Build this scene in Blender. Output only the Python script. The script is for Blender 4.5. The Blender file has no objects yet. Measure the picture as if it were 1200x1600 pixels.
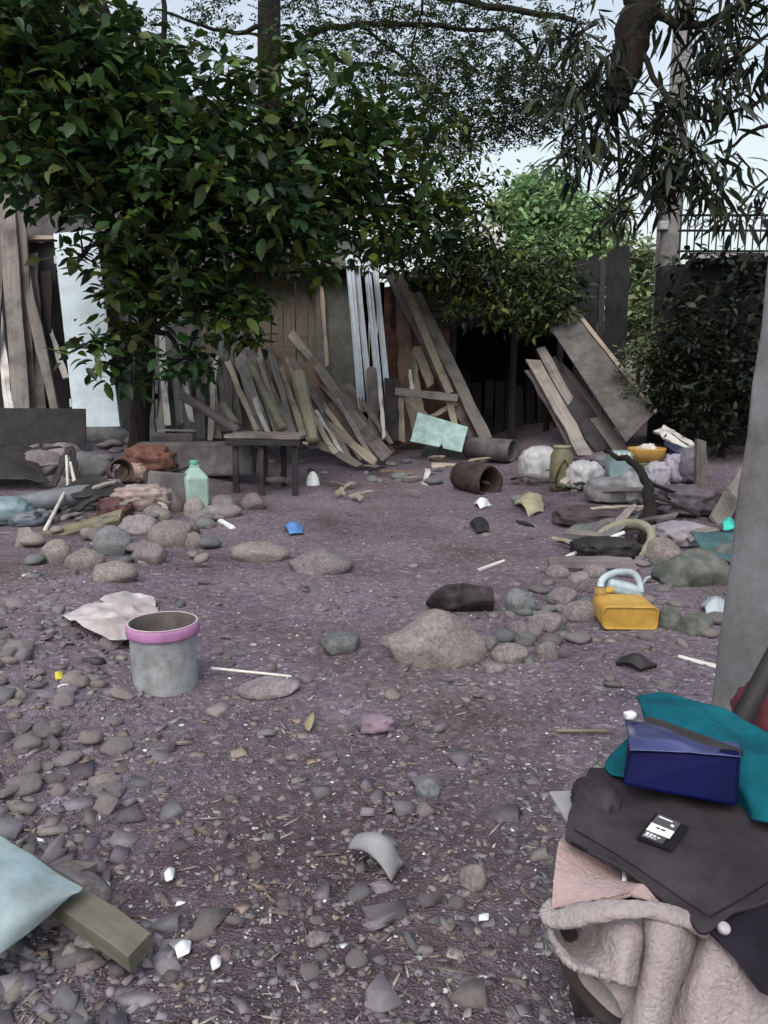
import bpy, math, random
import numpy as np
from mathutils import Vector, Matrix, Quaternion

# ------------------------------------------------------------------ camera, sky, sun, exposure
scene = bpy.context.scene
COL = scene.collection
rs = np.random.RandomState(7)
random.seed(7)
FPX, CAMH, PITCH = 1209.0, 1.15, math.radians(9.4)     # photo is 1200 x 1600
cam = bpy.data.cameras.new("camera"); camo = bpy.data.objects.new("camera", cam); COL.objects.link(camo)
camo.location = (0, 0, CAMH); camo.rotation_euler = (math.radians(90) - PITCH, 0, 0)
cam.sensor_fit = 'VERTICAL'; cam.angle_y = 2 * math.atan(800 / FPX); cam.clip_start = 0.02; cam.clip_end = 3000
scene.camera = camo

world = bpy.data.worlds.new("World"); scene.world = world; world.use_nodes = True
wn = world.node_tree; wn.nodes.clear()
sky = wn.nodes.new("ShaderNodeTexSky"); sky.sky_type = 'NISHITA'; sky.sun_disc = False
SUN_EL, SUN_AZ = math.radians(52), math.radians(195)    # behind the camera, soft overcast
sky.sun_elevation = SUN_EL; sky.sun_rotation = SUN_AZ; sky.air_density = 1.6; sky.dust_density = 4.0; sky.ozone_density = 1.5
hs = wn.nodes.new("ShaderNodeHueSaturation"); hs.inputs['Saturation'].default_value = 0.52
bg = wn.nodes.new("ShaderNodeBackground"); bg.inputs['Strength'].default_value = 0.15
wo = wn.nodes.new("ShaderNodeOutputWorld")
wn.links.new(sky.outputs[0], hs.inputs['Color']); wn.links.new(hs.outputs[0], bg.inputs[0]); wn.links.new(bg.outputs[0], wo.inputs[0])
sl = bpy.data.lights.new("sun", 'SUN'); sl.energy = 0.5; sl.angle = math.radians(40); sl.color = (1, 0.975, 0.96)
slo = bpy.data.objects.new("sun", sl); COL.objects.link(slo)
sd = Vector((math.sin(SUN_AZ) * math.cos(SUN_EL), math.cos(SUN_AZ) * math.cos(SUN_EL), math.sin(SUN_EL)))
slo.rotation_euler = sd.to_track_quat('Z', 'Y').to_euler(); slo.location = (0, -5, 12)
vs = scene.view_settings; vs.view_transform = 'Standard'; vs.look = 'None'; vs.gamma = 1; vs.use_curve_mapping = False
vs.exposure = 0.66
scene.cycles.use_denoising = True
scene.cycles.max_bounces = 6; scene.cycles.diffuse_bounces = 3; scene.cycles.transparent_max_bounces = 6

# ------------------------------------------------------------------ helpers: noise, terrain, pixel rays
def _hash(ix, iy, iz, s):
    n = (ix * 374761393 + iy * 668265263 + iz * 1274126177 + s * 974634777) & 0xffffffff
    n = ((n ^ (n >> 13)) * 1274126177) & 0xffffffff
    return ((n ^ (n >> 16)) & 0xffff) / 65535.0
def vnoise(p, s=0):
    p = np.asarray(p, float); i = np.floor(p).astype(np.int64); f = p - i; f = f * f * (3 - 2 * f)
    out = 0
    for dx in (0, 1):
        for dy in (0, 1):
            for dz in (0, 1):
                w = (f[..., 0] if dx else 1 - f[..., 0]) * (f[..., 1] if dy else 1 - f[..., 1]) * (f[..., 2] if dz else 1 - f[..., 2])
                out = out + w * _hash(i[..., 0] + dx, i[..., 1] + dy, i[..., 2] + dz, s)
    return out * 2 - 1
def ss(a, b, x):
    t = np.clip((np.asarray(x, float) - a) / (b - a), 0, 1); return t * t * (3 - 2 * t)
def n2(x, y, sc, s): return vnoise(np.stack([x * sc, y * sc, np.zeros_like(x)], -1), s)
def H(x, y):
    x = np.asarray(x, float); y = np.asarray(y, float); x, y = np.broadcast_arrays(x, y)
    z = 0.20 * ss(7.5, 11, y) + 0.33 * ss(6.6, 9.6, y) * ss(-1.0, -2.6, x) + 0.30 * ss(6.2, 9, y) * ss(1.3, 2.8, x)
    z = z + 0.13 * ss(-0.75, -1.6, x) * ss(1.2, 2.0, y) * ss(5.2, 3.6, y)
    z = z * ss(40, 25, np.abs(y))
    k = ss(0.4, 1.2, y) * ss(20, 13, y)
    return z + k * (0.022 * n2(x, y, 1.3, 3) + 0.010 * n2(x, y, 4.1, 4) + 0.005 * n2(x, y, 11, 5))
Hf = lambda x, y: float(H(np.array([x]), np.array([y]))[0])
CP, SP = math.cos(PITCH), math.sin(PITCH)
def ray(px, py):
    a, b = (px - 600) / FPX, (800 - py) / FPX
    return Vector((a, CP + b * SP, -SP + b * CP))
def P(px, py, Y):
    d = ray(px, py); return Vector((0, 0, CAMH)) + d * (Y / d.y)
def M(n, Y, py=650): return n / FPX * Y / ray(600, py).y          # photo pixels -> metres at distance Y
_TS = 0.8 * (75.0 ** np.linspace(0, 1, 1500))
def G(px, py):                                                    # where a sight line meets the ground
    d = ray(px, py); X, Y, Z = d.x * _TS, d.y * _TS, CAMH + d.z * _TS
    u = Z - H(X, Y); k = int(np.argmax(u < 0)) if (u < 0).any() else len(_TS) - 1; k = max(k, 1)
    f = u[k - 1] / (u[k - 1] - u[k] + 1e-9); t = _TS[k - 1] + (_TS[k] - _TS[k - 1]) * min(max(f, 0), 1)
    return Vector((d.x * t, d.y * t, Hf(d.x * t, d.y * t)))
def PZ(px, py, z): d = ray(px, py); return Vector((0, 0, CAMH)) + d * ((z - CAMH) / d.z)   # sight line at height z

# ------------------------------------------------------------------ helpers: meshes and tags
def mesh(name, v, f, smooth=False, cols=None):
    m = bpy.data.meshes.new(name); v = np.asarray(v, float)
    if isinstance(f, np.ndarray):
        k = f.shape[1]; m.vertices.add(len(v)); m.vertices.foreach_set('co', v.ravel())
        m.loops.add(f.size); m.loops.foreach_set('vertex_index', f.ravel().astype(np.int32))
        m.polygons.add(len(f)); m.polygons.foreach_set('loop_start', np.arange(0, f.size, k, dtype=np.int32))
        m.polygons.foreach_set('loop_total', np.full(len(f), k, np.int32)); m.update(calc_edges=True)
    else:
        m.from_pydata([tuple(q) for q in v], [], [tuple(q) for q in f])
    if smooth: m.polygons.foreach_set('use_smooth', np.ones(len(m.polygons), bool))
    if cols is not None:
        a = m.color_attributes.new('col', 'FLOAT_COLOR', 'POINT'); c = np.ones((len(v), 4)); c[:, :3] = cols
        a.data.foreach_set('color', c.ravel())
    m.validate(); return m
def link(name, m, mt=None, parent=None, mw=None):
    o = bpy.data.objects.new(name, m); COL.objects.link(o)
    if mt is not None and m is not None and not m.materials: m.materials.append(mt)
    if mw is not None: o.matrix_world = mw
    if parent is not None:
        o.parent = parent; o.matrix_parent_inverse = Matrix.Identity(4)
        if mw is not None:
            pw = PW.get(parent.name, Matrix.Identity(4)); o.matrix_basis = pw.inverted() @ mw
    PW[o.name] = mw.copy() if mw is not None else (PW.get(parent.name, Matrix.Identity(4)).copy() if parent else Matrix.Identity(4))
    return o
PW = {}
def tag(o, label, cat, group=None):
    o['label'] = label; o['category'] = cat
    if group: o['group'] = group
    return o
def thing(name, loc, label, cat, group=None):
    return tag(link(name, None, None, None, Matrix.Translation(Vector(loc))), label, cat, group)
def struct(o): o['kind'] = 'structure'; return o
def stuff(o): o['kind'] = 'stuff'; return o
class MB:
    def __init__(s): s.v = []; s.f = []
    def add(s, v, f):
        n = len(s.v); s.v += [tuple(q) for q in v]; s.f += [tuple(i + n for i in q) for q in f]; return s
    def box(s, c, d, rot=None):
        v = [Vector((sx * d[0] / 2, sy * d[1] / 2, sz * d[2] / 2)) for sx in (-1, 1) for sy in (-1, 1) for sz in (-1, 1)]
        if rot is not None: v = [rot @ q for q in v]
        return s.add([q + Vector(c) for q in v], [(0, 1, 3, 2), (4, 6, 7, 5), (0, 4, 5, 1), (2, 3, 7, 6), (0, 2, 6, 4), (1, 5, 7, 3)])
    def tube(s, pts, rad, n=8, cap=True):
        pts = [Vector(p) for p in pts]; V = []; F = []
        if not hasattr(rad, '__len__'): rad = [rad] * len(pts)
        up = Vector((0.31, 0.17, 0.93))
        for i, p in enumerate(pts):
            t = (pts[min(i + 1, len(pts) - 1)] - pts[max(i - 1, 0)]).normalized()
            a = t.cross(up)
            if a.length < 0.05: a = t.cross(Vector((1, 0, 0)))
            a.normalize(); b = t.cross(a)
            for k in range(n):
                q = 2 * math.pi * k / n; V.append(p + (a * math.cos(q) + b * math.sin(q)) * rad[i])
        for i in range(len(pts) - 1):
            for k in range(n):
                F.append((i * n + k, i * n + (k + 1) % n, (i + 1) * n + (k + 1) % n, (i + 1) * n + k))
        if cap: F.append(tuple(range(n))[::-1]); F.append(tuple((len(pts) - 1) * n + k for k in range(n)))
        return s.add(V, F)
    def lathe(s, prof, n=32, c=(0, 0, 0)):
        V = []; F = []
        for r, z in prof:
            for k in range(n):
                q = 2 * math.pi * k / n; V.append((c[0] + r * math.cos(q), c[1] + r * math.sin(q), c[2] + z))
        for i in range(len(prof) - 1):
            for k in range(n):
                F.append((i * n + k, i * n + (k + 1) % n, (i + 1) * n + (k + 1) % n, (i + 1) * n + k))
        return s.add(V, F)
    def build(s, name, mt, parent=None, smooth=False, mw=None, bevel=0):
        o = link(name, mesh(name, s.v, s.f, smooth), mt, parent, mw)
        if bevel:
            b = o.modifiers.new('b', 'BEVEL'); b.width = bevel; b.segments = 2; b.limit_method = 'ANGLE'
        return o
def frame_from(p0, p1, nrm):
    x = (p1 - p0).normalized(); z = (nrm - x * nrm.dot(x)).normalized(); y = z.cross(x)
    m = Matrix((x, y, z)).transposed().to_4x4(); m.translation = p0; return m
def board_mesh(L, w, t, jag=0.0, warp=0.006, seg=7, taper=0.0, seed=None):
    r = np.random.RandomState(seed if seed is not None else rs.randint(1e6)); V = []
    for i in range(seg + 1):
        u = i / seg; ww = w * (1 - taper * u) / 2
        dl, dr = r.uniform(-warp, warp, 2); dz = warp * 1.6 * math.sin(u * 3 + r.rand())
        for sy, d in ((-1, dl), (1, dr)):
            jx = (r.uniform(-jag, jag) if i in (0, seg) else 0)
            for sz in (-1, 1): V.append((u * L + jx, sy * ww + d, sz * t / 2 + dz))
    F = [(0, 1, 3, 2), tuple(seg * 4 + k for k in (0, 2, 3, 1))]
    for i in range(seg):
        a = i * 4; b = a + 4
        F += [(a, a + 2, b + 2, b), (a + 1, b + 1, b + 3, a + 3), (a, b, b + 1, a + 1), (a + 2, a + 3, b + 3, b + 2)]
    return V, F
def board(name, p0, p1, w, t, mt, nrm=Vector((0, -1, 0.25)), parent=None, jag=0.02, warp=0.006, taper=0.0):
    p0 = Vector(p0); p1 = Vector(p1); V, F = board_mesh((p1 - p0).length, w, t, jag, warp, 7, taper)
    return link(name, mesh(name, V, F), mt, parent, frame_from(p0, p1, Vector(nrm)))
def icos(sub):
    import bmesh
    b = bmesh.new(); bmesh.ops.create_icosphere(b, subdivisions=sub, radius=1)
    b.verts.ensure_lookup_table(); v = np.array([q.co[:] for q in b.verts]); f = np.array([[q.index for q in t.verts] for t in b.faces]); b.free(); return v, f
ICO = {k: icos(k) for k in (1, 2, 3, 4)}
def rock_verts(sub, dims, rough=0.16, seed=0, flatbot=True, blocky=0.0, rug=0.025, planes=7):
    v, f = ICO[sub]; d = 1 + rough * vnoise(v * 1.1 + seed * 3.7, seed) + rough * 0.35 * vnoise(v * 2.6 + seed, seed + 1) + rug * vnoise(v * 7 + seed, seed + 2)
    q = v * d[:, None]
    if blocky: q = np.sign(q) * np.abs(q) ** (1 - blocky)
    if flatbot: q[:, 2] = np.maximum(q[:, 2], -0.75)
    if planes:
        r = np.random.RandomState(seed + 77)
        for k in range(planes):
            n = r.normal(size=3); n /= np.linalg.norm(n); e = q @ n - r.uniform(.66, .9); q = q - np.maximum(e, 0)[:, None] * n * .88
        q = q * (1 + rug * .6 * vnoise(q * 9 + seed, seed + 4))[:, None]
    return q * np.array(dims) / 2, f
def rock(name, c, dims, mt, rz=0.0, sub=3, rough=0.16, seed=None, sink=0.2, parent=None, tilt=(0, 0), blocky=0.0, rug=0.025):
    seed = rs.randint(1, 9999) if seed is None else seed
    v, f = rock_verts(sub, dims, rough, seed, blocky=blocky, rug=rug)
    mw = Matrix.Translation(Vector(c) + Vector((0, 0, dims[2] * (0.375 - sink)))) @ Matrix.Rotation(rz, 4, 'Z') @ Matrix.Rotation(tilt[0], 4, 'X') @ Matrix.Rotation(tilt[1], 4, 'Y')
    return link(name, mesh(name, v, f, True), mt, parent, mw)
def catmull(Pg, nu, nv):
    Pg = np.asarray(Pg, float)
    def interp(A, n):
        k = len(A); t = np.linspace(0, k - 1, n); i = np.clip(np.floor(t).astype(int), 0, k - 2); u = (t - i)[:, None, None]
        g = lambda j: A[np.clip(j, 0, k - 1)]
        a, b, c, d = g(i - 1), g(i), g(i + 1), g(i + 2)
        return 0.5 * (2 * b + (c - a) * u + (2 * a - 5 * b + 4 * c - d) * u ** 2 + (3 * b - a - 3 * c + d) * u ** 3)
    A = interp(Pg, nu); return interp(A.transpose(1, 0, 2), nv).transpose(1, 0, 2)
def patch(name, grid, mt, nu=40, nv=40, amp=0.0, sc=8.0, thick=0.006, parent=None, seed=1, worldpts=False, amp2=0.0, fuzz=0.0):
    Pg = [[(p if worldpts else P(*p)) for p in row] for row in grid]
    Pg = [[tuple(q) for q in row] for row in Pg]
    A = catmull(Pg, nu, nv); n = np.cross(np.gradient(A, axis=0), np.gradient(A, axis=1)); n /= np.linalg.norm(n, axis=-1, keepdims=True) + 1e-9
    if amp:
        w = 1 - np.abs(vnoise(A * sc, seed)); A = A + n * ((w - 0.6) * amp)[..., None]
    if amp2: A = A + n * (vnoise(A * sc * 4, seed + 5) * amp2)[..., None]
    if fuzz: A = A + n * ((vnoise(A * 230, seed + 8) + .6 * vnoise(A * 460, seed + 9)) * fuzz)[..., None]
    F = [(i * nv + j, i * nv + j + 1, (i + 1) * nv + j + 1, (i + 1) * nv + j) for i in range(nu - 1) for j in range(nv - 1)]
    o = link(name, mesh(name, A.reshape(-1, 3), np.array(F), True), mt, parent, Matrix.Identity(4) if parent is not None else None)
    s = o.modifiers.new('s', 'SOLIDIFY'); s.thickness = thick; s.offset = 0
    return o

# ------------------------------------------------------------------ materials
def lin(c):
    if isinstance(c, str): c = tuple(int(c[i:i + 2], 16) / 255 for i in (0, 2, 4))
    return tuple(q / 12.92 if q <= 0.04045 else ((q + 0.055) / 1.055) ** 2.4 for q in c)
MATS = {}
def newmat(name):
    m = bpy.data.materials.new(name); m.use_nodes = True; nt = m.node_tree; b = nt.nodes['Principled BSDF']; MATS[name] = m
    return m, nt, b
def noise_node(nt, scale, vec, detail=5, rough=0.6):
    n = nt.nodes.new('ShaderNodeTexNoise'); n.inputs['Scale'].default_value = scale; n.inputs['Detail'].default_value = detail
    n.inputs['Roughness'].default_value = rough; nt.links.new(vec, n.inputs['Vector']); return n
def ramp(nt, fac, stops):
    r = nt.nodes.new('ShaderNodeValToRGB'); e = r.color_ramp.elements
    while len(e) < len(stops): e.new(0.5)
    for q, (p, c) in zip(e, stops): q.position = p; q.color = (*c, 1)
    nt.links.new(fac, r.inputs[0]); return r
def bump(nt, b, h, strength=0.4, dist=0.01):
    n = nt.nodes.new('ShaderNodeBump'); n.inputs['Strength'].default_value = strength; n.inputs['Distance'].default_value = dist
    nt.links.new(h, n.inputs['Height']); nt.links.new(n.outputs[0], b.inputs['Normal'])
def M_noise(name, c1, c2, scale=6, rough=0.85, bs=0.4, bd=0.01, metal=0.0, bscale=None, c3=None, spec=0.3, stretch=None, trans=0.0, vary=0.0, lo=0.32, hi=0.68, grime=0.4, gscale=None, gcol=(0.62, 0.56, 0.52)):
    m, nt, b = newmat(name); tc = nt.nodes.new('ShaderNodeTexCoord'); vec = tc.outputs['Object']
    if stretch:
        mp = nt.nodes.new('ShaderNodeMapping'); mp.inputs['Scale'].default_value = stretch; nt.links.new(vec, mp.inputs[0]); vec = mp.outputs[0]
    n = noise_node(nt, scale, vec)
    stops = [(lo, c1), (hi, c2)] if c3 is None else [(lo - 0.04, c1), (0.52, c2), (hi + 0.04, c3)]
    r = ramp(nt, n.outputs[0], stops); out = r.outputs[0]
    if vary:
        oi = nt.nodes.new('ShaderNodeObjectInfo'); h = nt.nodes.new('ShaderNodeHueSaturation'); mr = nt.nodes.new('ShaderNodeMapRange')
        mr.inputs['To Min'].default_value = 1 - vary; mr.inputs['To Max'].default_value = 1 + vary
        nt.links.new(oi.outputs['Random'], mr.inputs[0]); nt.links.new(mr.outputs[0], h.inputs['Value']); nt.links.new(out, h.inputs['Color']); out = h.outputs[0]
    if grime:                                                     # blotchy dirt and fine speckle
        gn = noise_node(nt, gscale or scale * 2.3, tc.outputs['Object'], 12, 0.72); gr = ramp(nt, gn.outputs[0], [(0.40, tuple(1 - grime * (1 - q) * 1.9 for q in gcol)), (0.60, (1, 1, 1))])
        gm = nt.nodes.new('ShaderNodeMixRGB'); gm.blend_type = 'MULTIPLY'; gm.inputs[0].default_value = 1; nt.links.new(out, gm.inputs[1]); nt.links.new(gr.outputs[0], gm.inputs[2]); out = gm.outputs[0]
    nt.links.new(out, b.inputs['Base Color'])
    b.inputs['Roughness'].default_value = rough; b.inputs['Metallic'].default_value = metal; b.inputs['Specular IOR Level'].default_value = spec
    if trans: b.inputs['Transmission Weight'].default_value = trans
    if bs:
        n2_ = noise_node(nt, bscale or scale * 4, vec, 8, 0.7); bump(nt, b, n2_.outputs[0], bs, bd)
    return m
def M_wood(name, c1, c2, c3=None, rough=0.85, vary=0.22, gs=1.0):
    # weathered wood: grain runs along the board's own x axis, knots and stains
    m, nt, b = newmat(name); tc = nt.nodes.new('ShaderNodeTexCoord'); oi = nt.nodes.new('ShaderNodeObjectInfo')
    ad = nt.nodes.new('ShaderNodeVectorMath'); ad.operation = 'ADD'; cx = nt.nodes.new('ShaderNodeCombineXYZ')
    mm = nt.nodes.new('ShaderNodeMath'); mm.operation = 'MULTIPLY'; mm.inputs[1].default_value = 50; nt.links.new(oi.outputs['Random'], mm.inputs[0])
    for k in range(3): nt.links.new(mm.outputs[0], cx.inputs[k])
    nt.links.new(tc.outputs['Object'], ad.inputs[0]); nt.links.new(cx.outputs[0], ad.inputs[1])
    mp = nt.nodes.new('ShaderNodeMapping'); mp.inputs['Scale'].default_value = (1.6 * gs, 34 * gs, 34 * gs); nt.links.new(ad.outputs[0], mp.inputs[0])
    g = noise_node(nt, 1.0, mp.outputs[0], 6, 0.65)
    st = noise_node(nt, 3.2, ad.outputs[0], 5, 0.6)
    r = ramp(nt, g.outputs[0], [(0.30, c1), (0.70, c2)])
    mx = nt.nodes.new('ShaderNodeMixRGB'); r2 = ramp(nt, st.outputs[0], [(0.48, (0, 0, 0)), (0.68, (0.75, 0.75, 0.75))])
    nt.links.new(r2.outputs[0], mx.inputs[0]); nt.links.new(r.outputs[0], mx.inputs[1]); mx.inputs[2].default_value = (*(c3 or tuple(q * 0.45 for q in c1)), 1)
    h = nt.nodes.new('ShaderNodeHueSaturation'); mr = nt.nodes.new('ShaderNodeMapRange')
    mr.inputs['To Min'].default_value = 1 - vary; mr.inputs['To Max'].default_value = 1 + vary
    nt.links.new(oi.outputs['Random'], mr.inputs[0]); nt.links.new(mr.outputs[0], h.inputs['Value']); nt.links.new(mx.outputs[0], h.inputs['Color'])
    nt.links.new(h.outputs[0], b.inputs['Base Color']); b.inputs['Roughness'].default_value = rough; b.inputs['Specular IOR Level'].default_value = 0.25
    bump(nt, b, g.outputs[0], 0.55, 0.004); return m
def M_leaf(name, attr=True, c=(0.05, 0.1, 0.03), trans=0.25, rough=0.5, var=0.6):
    m, nt, b = newmat(name); out = nt.nodes['Material Output']
    if attr:
        a = nt.nodes.new('ShaderNodeAttribute'); a.attribute_name = 'col'; cs = a.outputs['Color']
    else:
        oi = nt.nodes.new('ShaderNodeObjectInfo')
        r = ramp(nt, oi.outputs['Random'], [(0.0, tuple(q * 0.6 for q in c)), (0.55, c), (0.88, tuple(q * 1.35 for q in c)), (1.0, (c[0] * 2.6, c[1] * 1.8, c[2] * 1.0))]); cs = r.outputs[0]
    nt.links.new(cs, b.inputs['Base Color']); b.inputs['Roughness'].default_value = rough; b.inputs['Specular IOR Level'].default_value = 0.35
    t = nt.nodes.new('ShaderNodeBsdfTranslucent'); nt.links.new(cs, t.inputs[0]); mx = nt.nodes.new('ShaderNodeMixShader'); mx.inputs[0].default_value = trans
    nt.links.new(b.outputs[0], mx.inputs[1]); nt.links.new(t.outputs[0], mx.inputs[2]); nt.links.new(mx.outputs[0], out.inputs[0]); return m
def M_attr(name, rough=0.85, bs=0.3, bd=0.004, bscale=60, mott=0.35):
    m, nt, b = newmat(name); a = nt.nodes.new('ShaderNodeAttribute'); a.attribute_name = 'col'; tc = nt.nodes.new('ShaderNodeTexCoord')
    n = noise_node(nt, bscale, tc.outputs['Object'], 6, 0.7); r = ramp(nt, n.outputs[0], [(0.3, (1 - mott,) * 3), (0.7, (1 + mott * 0.0,) * 3)])
    mx = nt.nodes.new('ShaderNodeMixRGB'); mx.blend_type = 'MULTIPLY'; mx.inputs[0].default_value = 1
    nt.links.new(a.outputs['Color'], mx.inputs[1]); nt.links.new(r.outputs[0], mx.inputs[2]); nt.links.new(mx.outputs[0], b.inputs['Base Color'])
    b.inputs['Roughness'].default_value = rough; b.inputs['Specular IOR Level'].default_value = 0.25; bump(nt, b, n.outputs[0], bs, bd); return m

def ground_mat():
    m, nt, b = newmat('soil'); tc = nt.nodes.new('ShaderNodeTexCoord'); v = tc.outputs['Object']
    n1 = noise_node(nt, 0.9, v, 6, 0.6); n2_ = noise_node(nt, 14, v, 8, 0.75)
    vo = nt.nodes.new('ShaderNodeTexVoronoi'); vo.inputs['Scale'].default_value = 55; nt.links.new(v, vo.inputs['Vector'])
    vo2 = nt.nodes.new('ShaderNodeTexVoronoi'); vo2.inputs['Scale'].default_value = 150; nt.links.new(v, vo2.inputs['Vector'])
    r1 = ramp(nt, n1.outputs[0], [(0.30, (0.122, 0.099, 0.115)), (0.46, (0.192, 0.161, 0.186)), (0.66, (0.255, 0.220, 0.248))])
    r2 = ramp(nt, n2_.outputs[0], [(0.3, (0.6, 0.58, 0.58)), (0.62, (1.0, 1.0, 1.0))])
    mx = nt.nodes.new('ShaderNodeMixRGB'); mx.blend_type = 'MULTIPLY'; mx.inputs[0].default_value = 1
    nt.links.new(r1.outputs[0], mx.inputs[1]); nt.links.new(r2.outputs[0], mx.inputs[2])
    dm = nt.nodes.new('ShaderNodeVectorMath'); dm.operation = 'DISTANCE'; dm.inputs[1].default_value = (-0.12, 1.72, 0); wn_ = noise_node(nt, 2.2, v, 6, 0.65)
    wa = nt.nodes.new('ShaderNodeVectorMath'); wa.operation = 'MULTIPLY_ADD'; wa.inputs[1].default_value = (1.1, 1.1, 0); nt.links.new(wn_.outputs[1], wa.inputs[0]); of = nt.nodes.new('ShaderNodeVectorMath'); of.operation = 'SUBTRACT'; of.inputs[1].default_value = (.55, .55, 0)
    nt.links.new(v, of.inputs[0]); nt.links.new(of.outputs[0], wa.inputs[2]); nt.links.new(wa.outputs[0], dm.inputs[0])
    rd = ramp(nt, dm.outputs['Value'], [(0.15, (0.52, 0.47, 0.46)), (0.85, (1, 1, 1))])                                       # damp earth, plus foreground shade painted into the soil near the camera
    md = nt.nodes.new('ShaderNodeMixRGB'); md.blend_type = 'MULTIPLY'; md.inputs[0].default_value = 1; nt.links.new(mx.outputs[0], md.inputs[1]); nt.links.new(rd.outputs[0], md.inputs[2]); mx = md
    nb = noise_node(nt, 0.55, v, 4, 0.6); rb = ramp(nt, nb.outputs[0], [(0.52, (1, 1, 1)), (0.68, (0.62, 0.53, 0.42))])      # damp brown earth patches
    mb_ = nt.nodes.new('ShaderNodeMixRGB'); mb_.blend_type = 'MULTIPLY'; mb_.inputs[0].default_value = 1; nt.links.new(mx.outputs[0], mb_.inputs[1]); nt.links.new(rb.outputs[0], mb_.inputs[2]); mx = mb_
    # grit: random tint per small cell
    sp = nt.nodes.new('ShaderNodeSeparateColor'); nt.links.new(vo.outputs['Color'], sp.inputs[0])
    r3 = ramp(nt, sp.outputs[0], [(0.0, (0.6, 0.58, 0.6)), (0.75, (1.05, 1.02, 1.05)), (0.93, (1.2, 1.2, 1.2)), (1.0, (2.0, 2.0, 2.05))])
    mx2 = nt.nodes.new('ShaderNodeMixRGB'); mx2.blend_type = 'MULTIPLY'; mx2.inputs[0].default_value = 0.8
    nt.links.new(mx.outputs[0], mx2.inputs[1]); nt.links.new(r3.outputs[0], mx2.inputs[2])
    nt.links.new(mx2.outputs[0], b.inputs['Base Color']); b.inputs['Roughness'].default_value = 0.95; b.inputs['Specular IOR Level'].default_value = 0.2
    ad = nt.nodes.new('ShaderNodeMath'); ad.operation = 'ADD'; nt.links.new(n2_.outputs[0], ad.inputs[0]); nt.links.new(vo2.outputs['Distance'], ad.inputs[1])
    bump(nt, b, ad.outputs[0], 0.8, 0.012); return m
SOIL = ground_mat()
STONE = M_noise('river_stone', (0.155, 0.143, 0.152), (0.25, 0.232, 0.245), 16, 0.95, 0.8, 0.005, bscale=110, vary=0.3, grime=.55, gscale=70)
STONE_W = M_noise('warm_stone', (0.19, 0.172, 0.168), (0.29, 0.266, 0.26), 16, 0.95, 0.8, 0.005, bscale=110, vary=0.25, grime=.55, gscale=70)
STONE_B = M_noise('blue_stone', (0.12, 0.13, 0.14), (0.20, 0.215, 0.225), 14, 0.95, 0.7, 0.005, bscale=110, vary=0.2, grime=.5, gscale=70)
STONE_M = M_noise('mossy_stone', (0.07, 0.085, 0.075), (0.17, 0.175, 0.165), 7, 0.95, 0.7, 0.015, bscale=22)
CHAR = M_noise('charred', (0.010, 0.008, 0.009), (0.070, 0.058, 0.062), 9, 0.9, 1.0, 0.02, bscale=14)
W_GREY = M_wood('grey_wood', (0.145, 0.130, 0.118), (0.27, 0.248, 0.228))
W_PURP = M_wood('purple_grey_wood', (0.105, 0.090, 0.088), (0.20, 0.176, 0.172))
W_TAN = M_wood('tan_wood', (0.26, 0.22, 0.17), (0.42, 0.36, 0.29))
W_BRN = M_wood('brown_wood', (0.11, 0.075, 0.055), (0.20, 0.14, 0.105))
W_RED = M_wood('reddish_wood', (0.15, 0.075, 0.055), (0.24, 0.13, 0.10))
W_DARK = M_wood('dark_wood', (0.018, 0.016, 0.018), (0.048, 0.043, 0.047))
W_PALE = M_wood('pale_wood', (0.45, 0.43, 0.40), (0.68, 0.66, 0.62), vary=0.12)
W_OLIVE = M_wood('olive_wood', (0.15, 0.135, 0.09), (0.25, 0.225, 0.155))
BAMBOO = M_wood('bamboo', (0.20, 0.19, 0.135), (0.34, 0.315, 0.23), gs=0.7)
PLY = M_noise('weathered_plywood', (0.075, 0.072, 0.07), (0.14, 0.135, 0.13), 3.5, 0.9, 0.25, 0.003, bscale=45)
GALV = M_noise('galvanised', (0.52, 0.60, 0.68), (0.70, 0.78, 0.86), 3, 0.5, 0.15, 0.003, metal=0.15, grime=.2, stretch=(0.4, 6, 6), spec=0.5)
DOORW = M_noise('white_paint', (0.55, 0.66, 0.72), (0.62, 0.73, 0.79), 2, 0.55, 0.1, 0.003, grime=0.28, gscale=2.2)
TANWALL = M_noise('tan_wall', (0.12, 0.11, 0.085), (0.20, 0.18, 0.145), 2.5, 0.9, 0.4, 0.004, stretch=(9, 9, 0.6))
GGWALL = M_noise('grey_green_panel', (0.10, 0.11, 0.105), (0.17, 0.175, 0.165), 2, 0.85, 0.2, 0.003)
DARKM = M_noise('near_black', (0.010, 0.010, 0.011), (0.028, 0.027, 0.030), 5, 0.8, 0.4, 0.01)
RUBBER = M_noise('black_sheet', (0.014, 0.013, 0.014), (0.035, 0.032, 0.034), 5, 0.6, 0.4, 0.008)
CONC = M_noise('concrete', (0.26, 0.26, 0.27), (0.38, 0.38, 0.39), 4, 0.9, 0.35, 0.006, bscale=50)
CONC_D = M_noise('dark_concrete', (0.075, 0.072, 0.075), (0.15, 0.145, 0.15), 4, 0.92, 0.5, 0.01, bscale=30)
MINT = M_noise('mint_foam', (0.30, 0.47, 0.46), (0.40, 0.57, 0.56), 4, 0.7, 0.2, 0.003)
BARK = M_noise('bark', (0.012, 0.010, 0.009), (0.042, 0.034, 0.031), 9, 0.95, 0.9, 0.03, stretch=(3, 3, 0.7))
RUST = M_noise('rusty', (0.05, 0.034, 0.030), (0.12, 0.075, 0.065), 6, 0.85, 0.6, 0.008)
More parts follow.
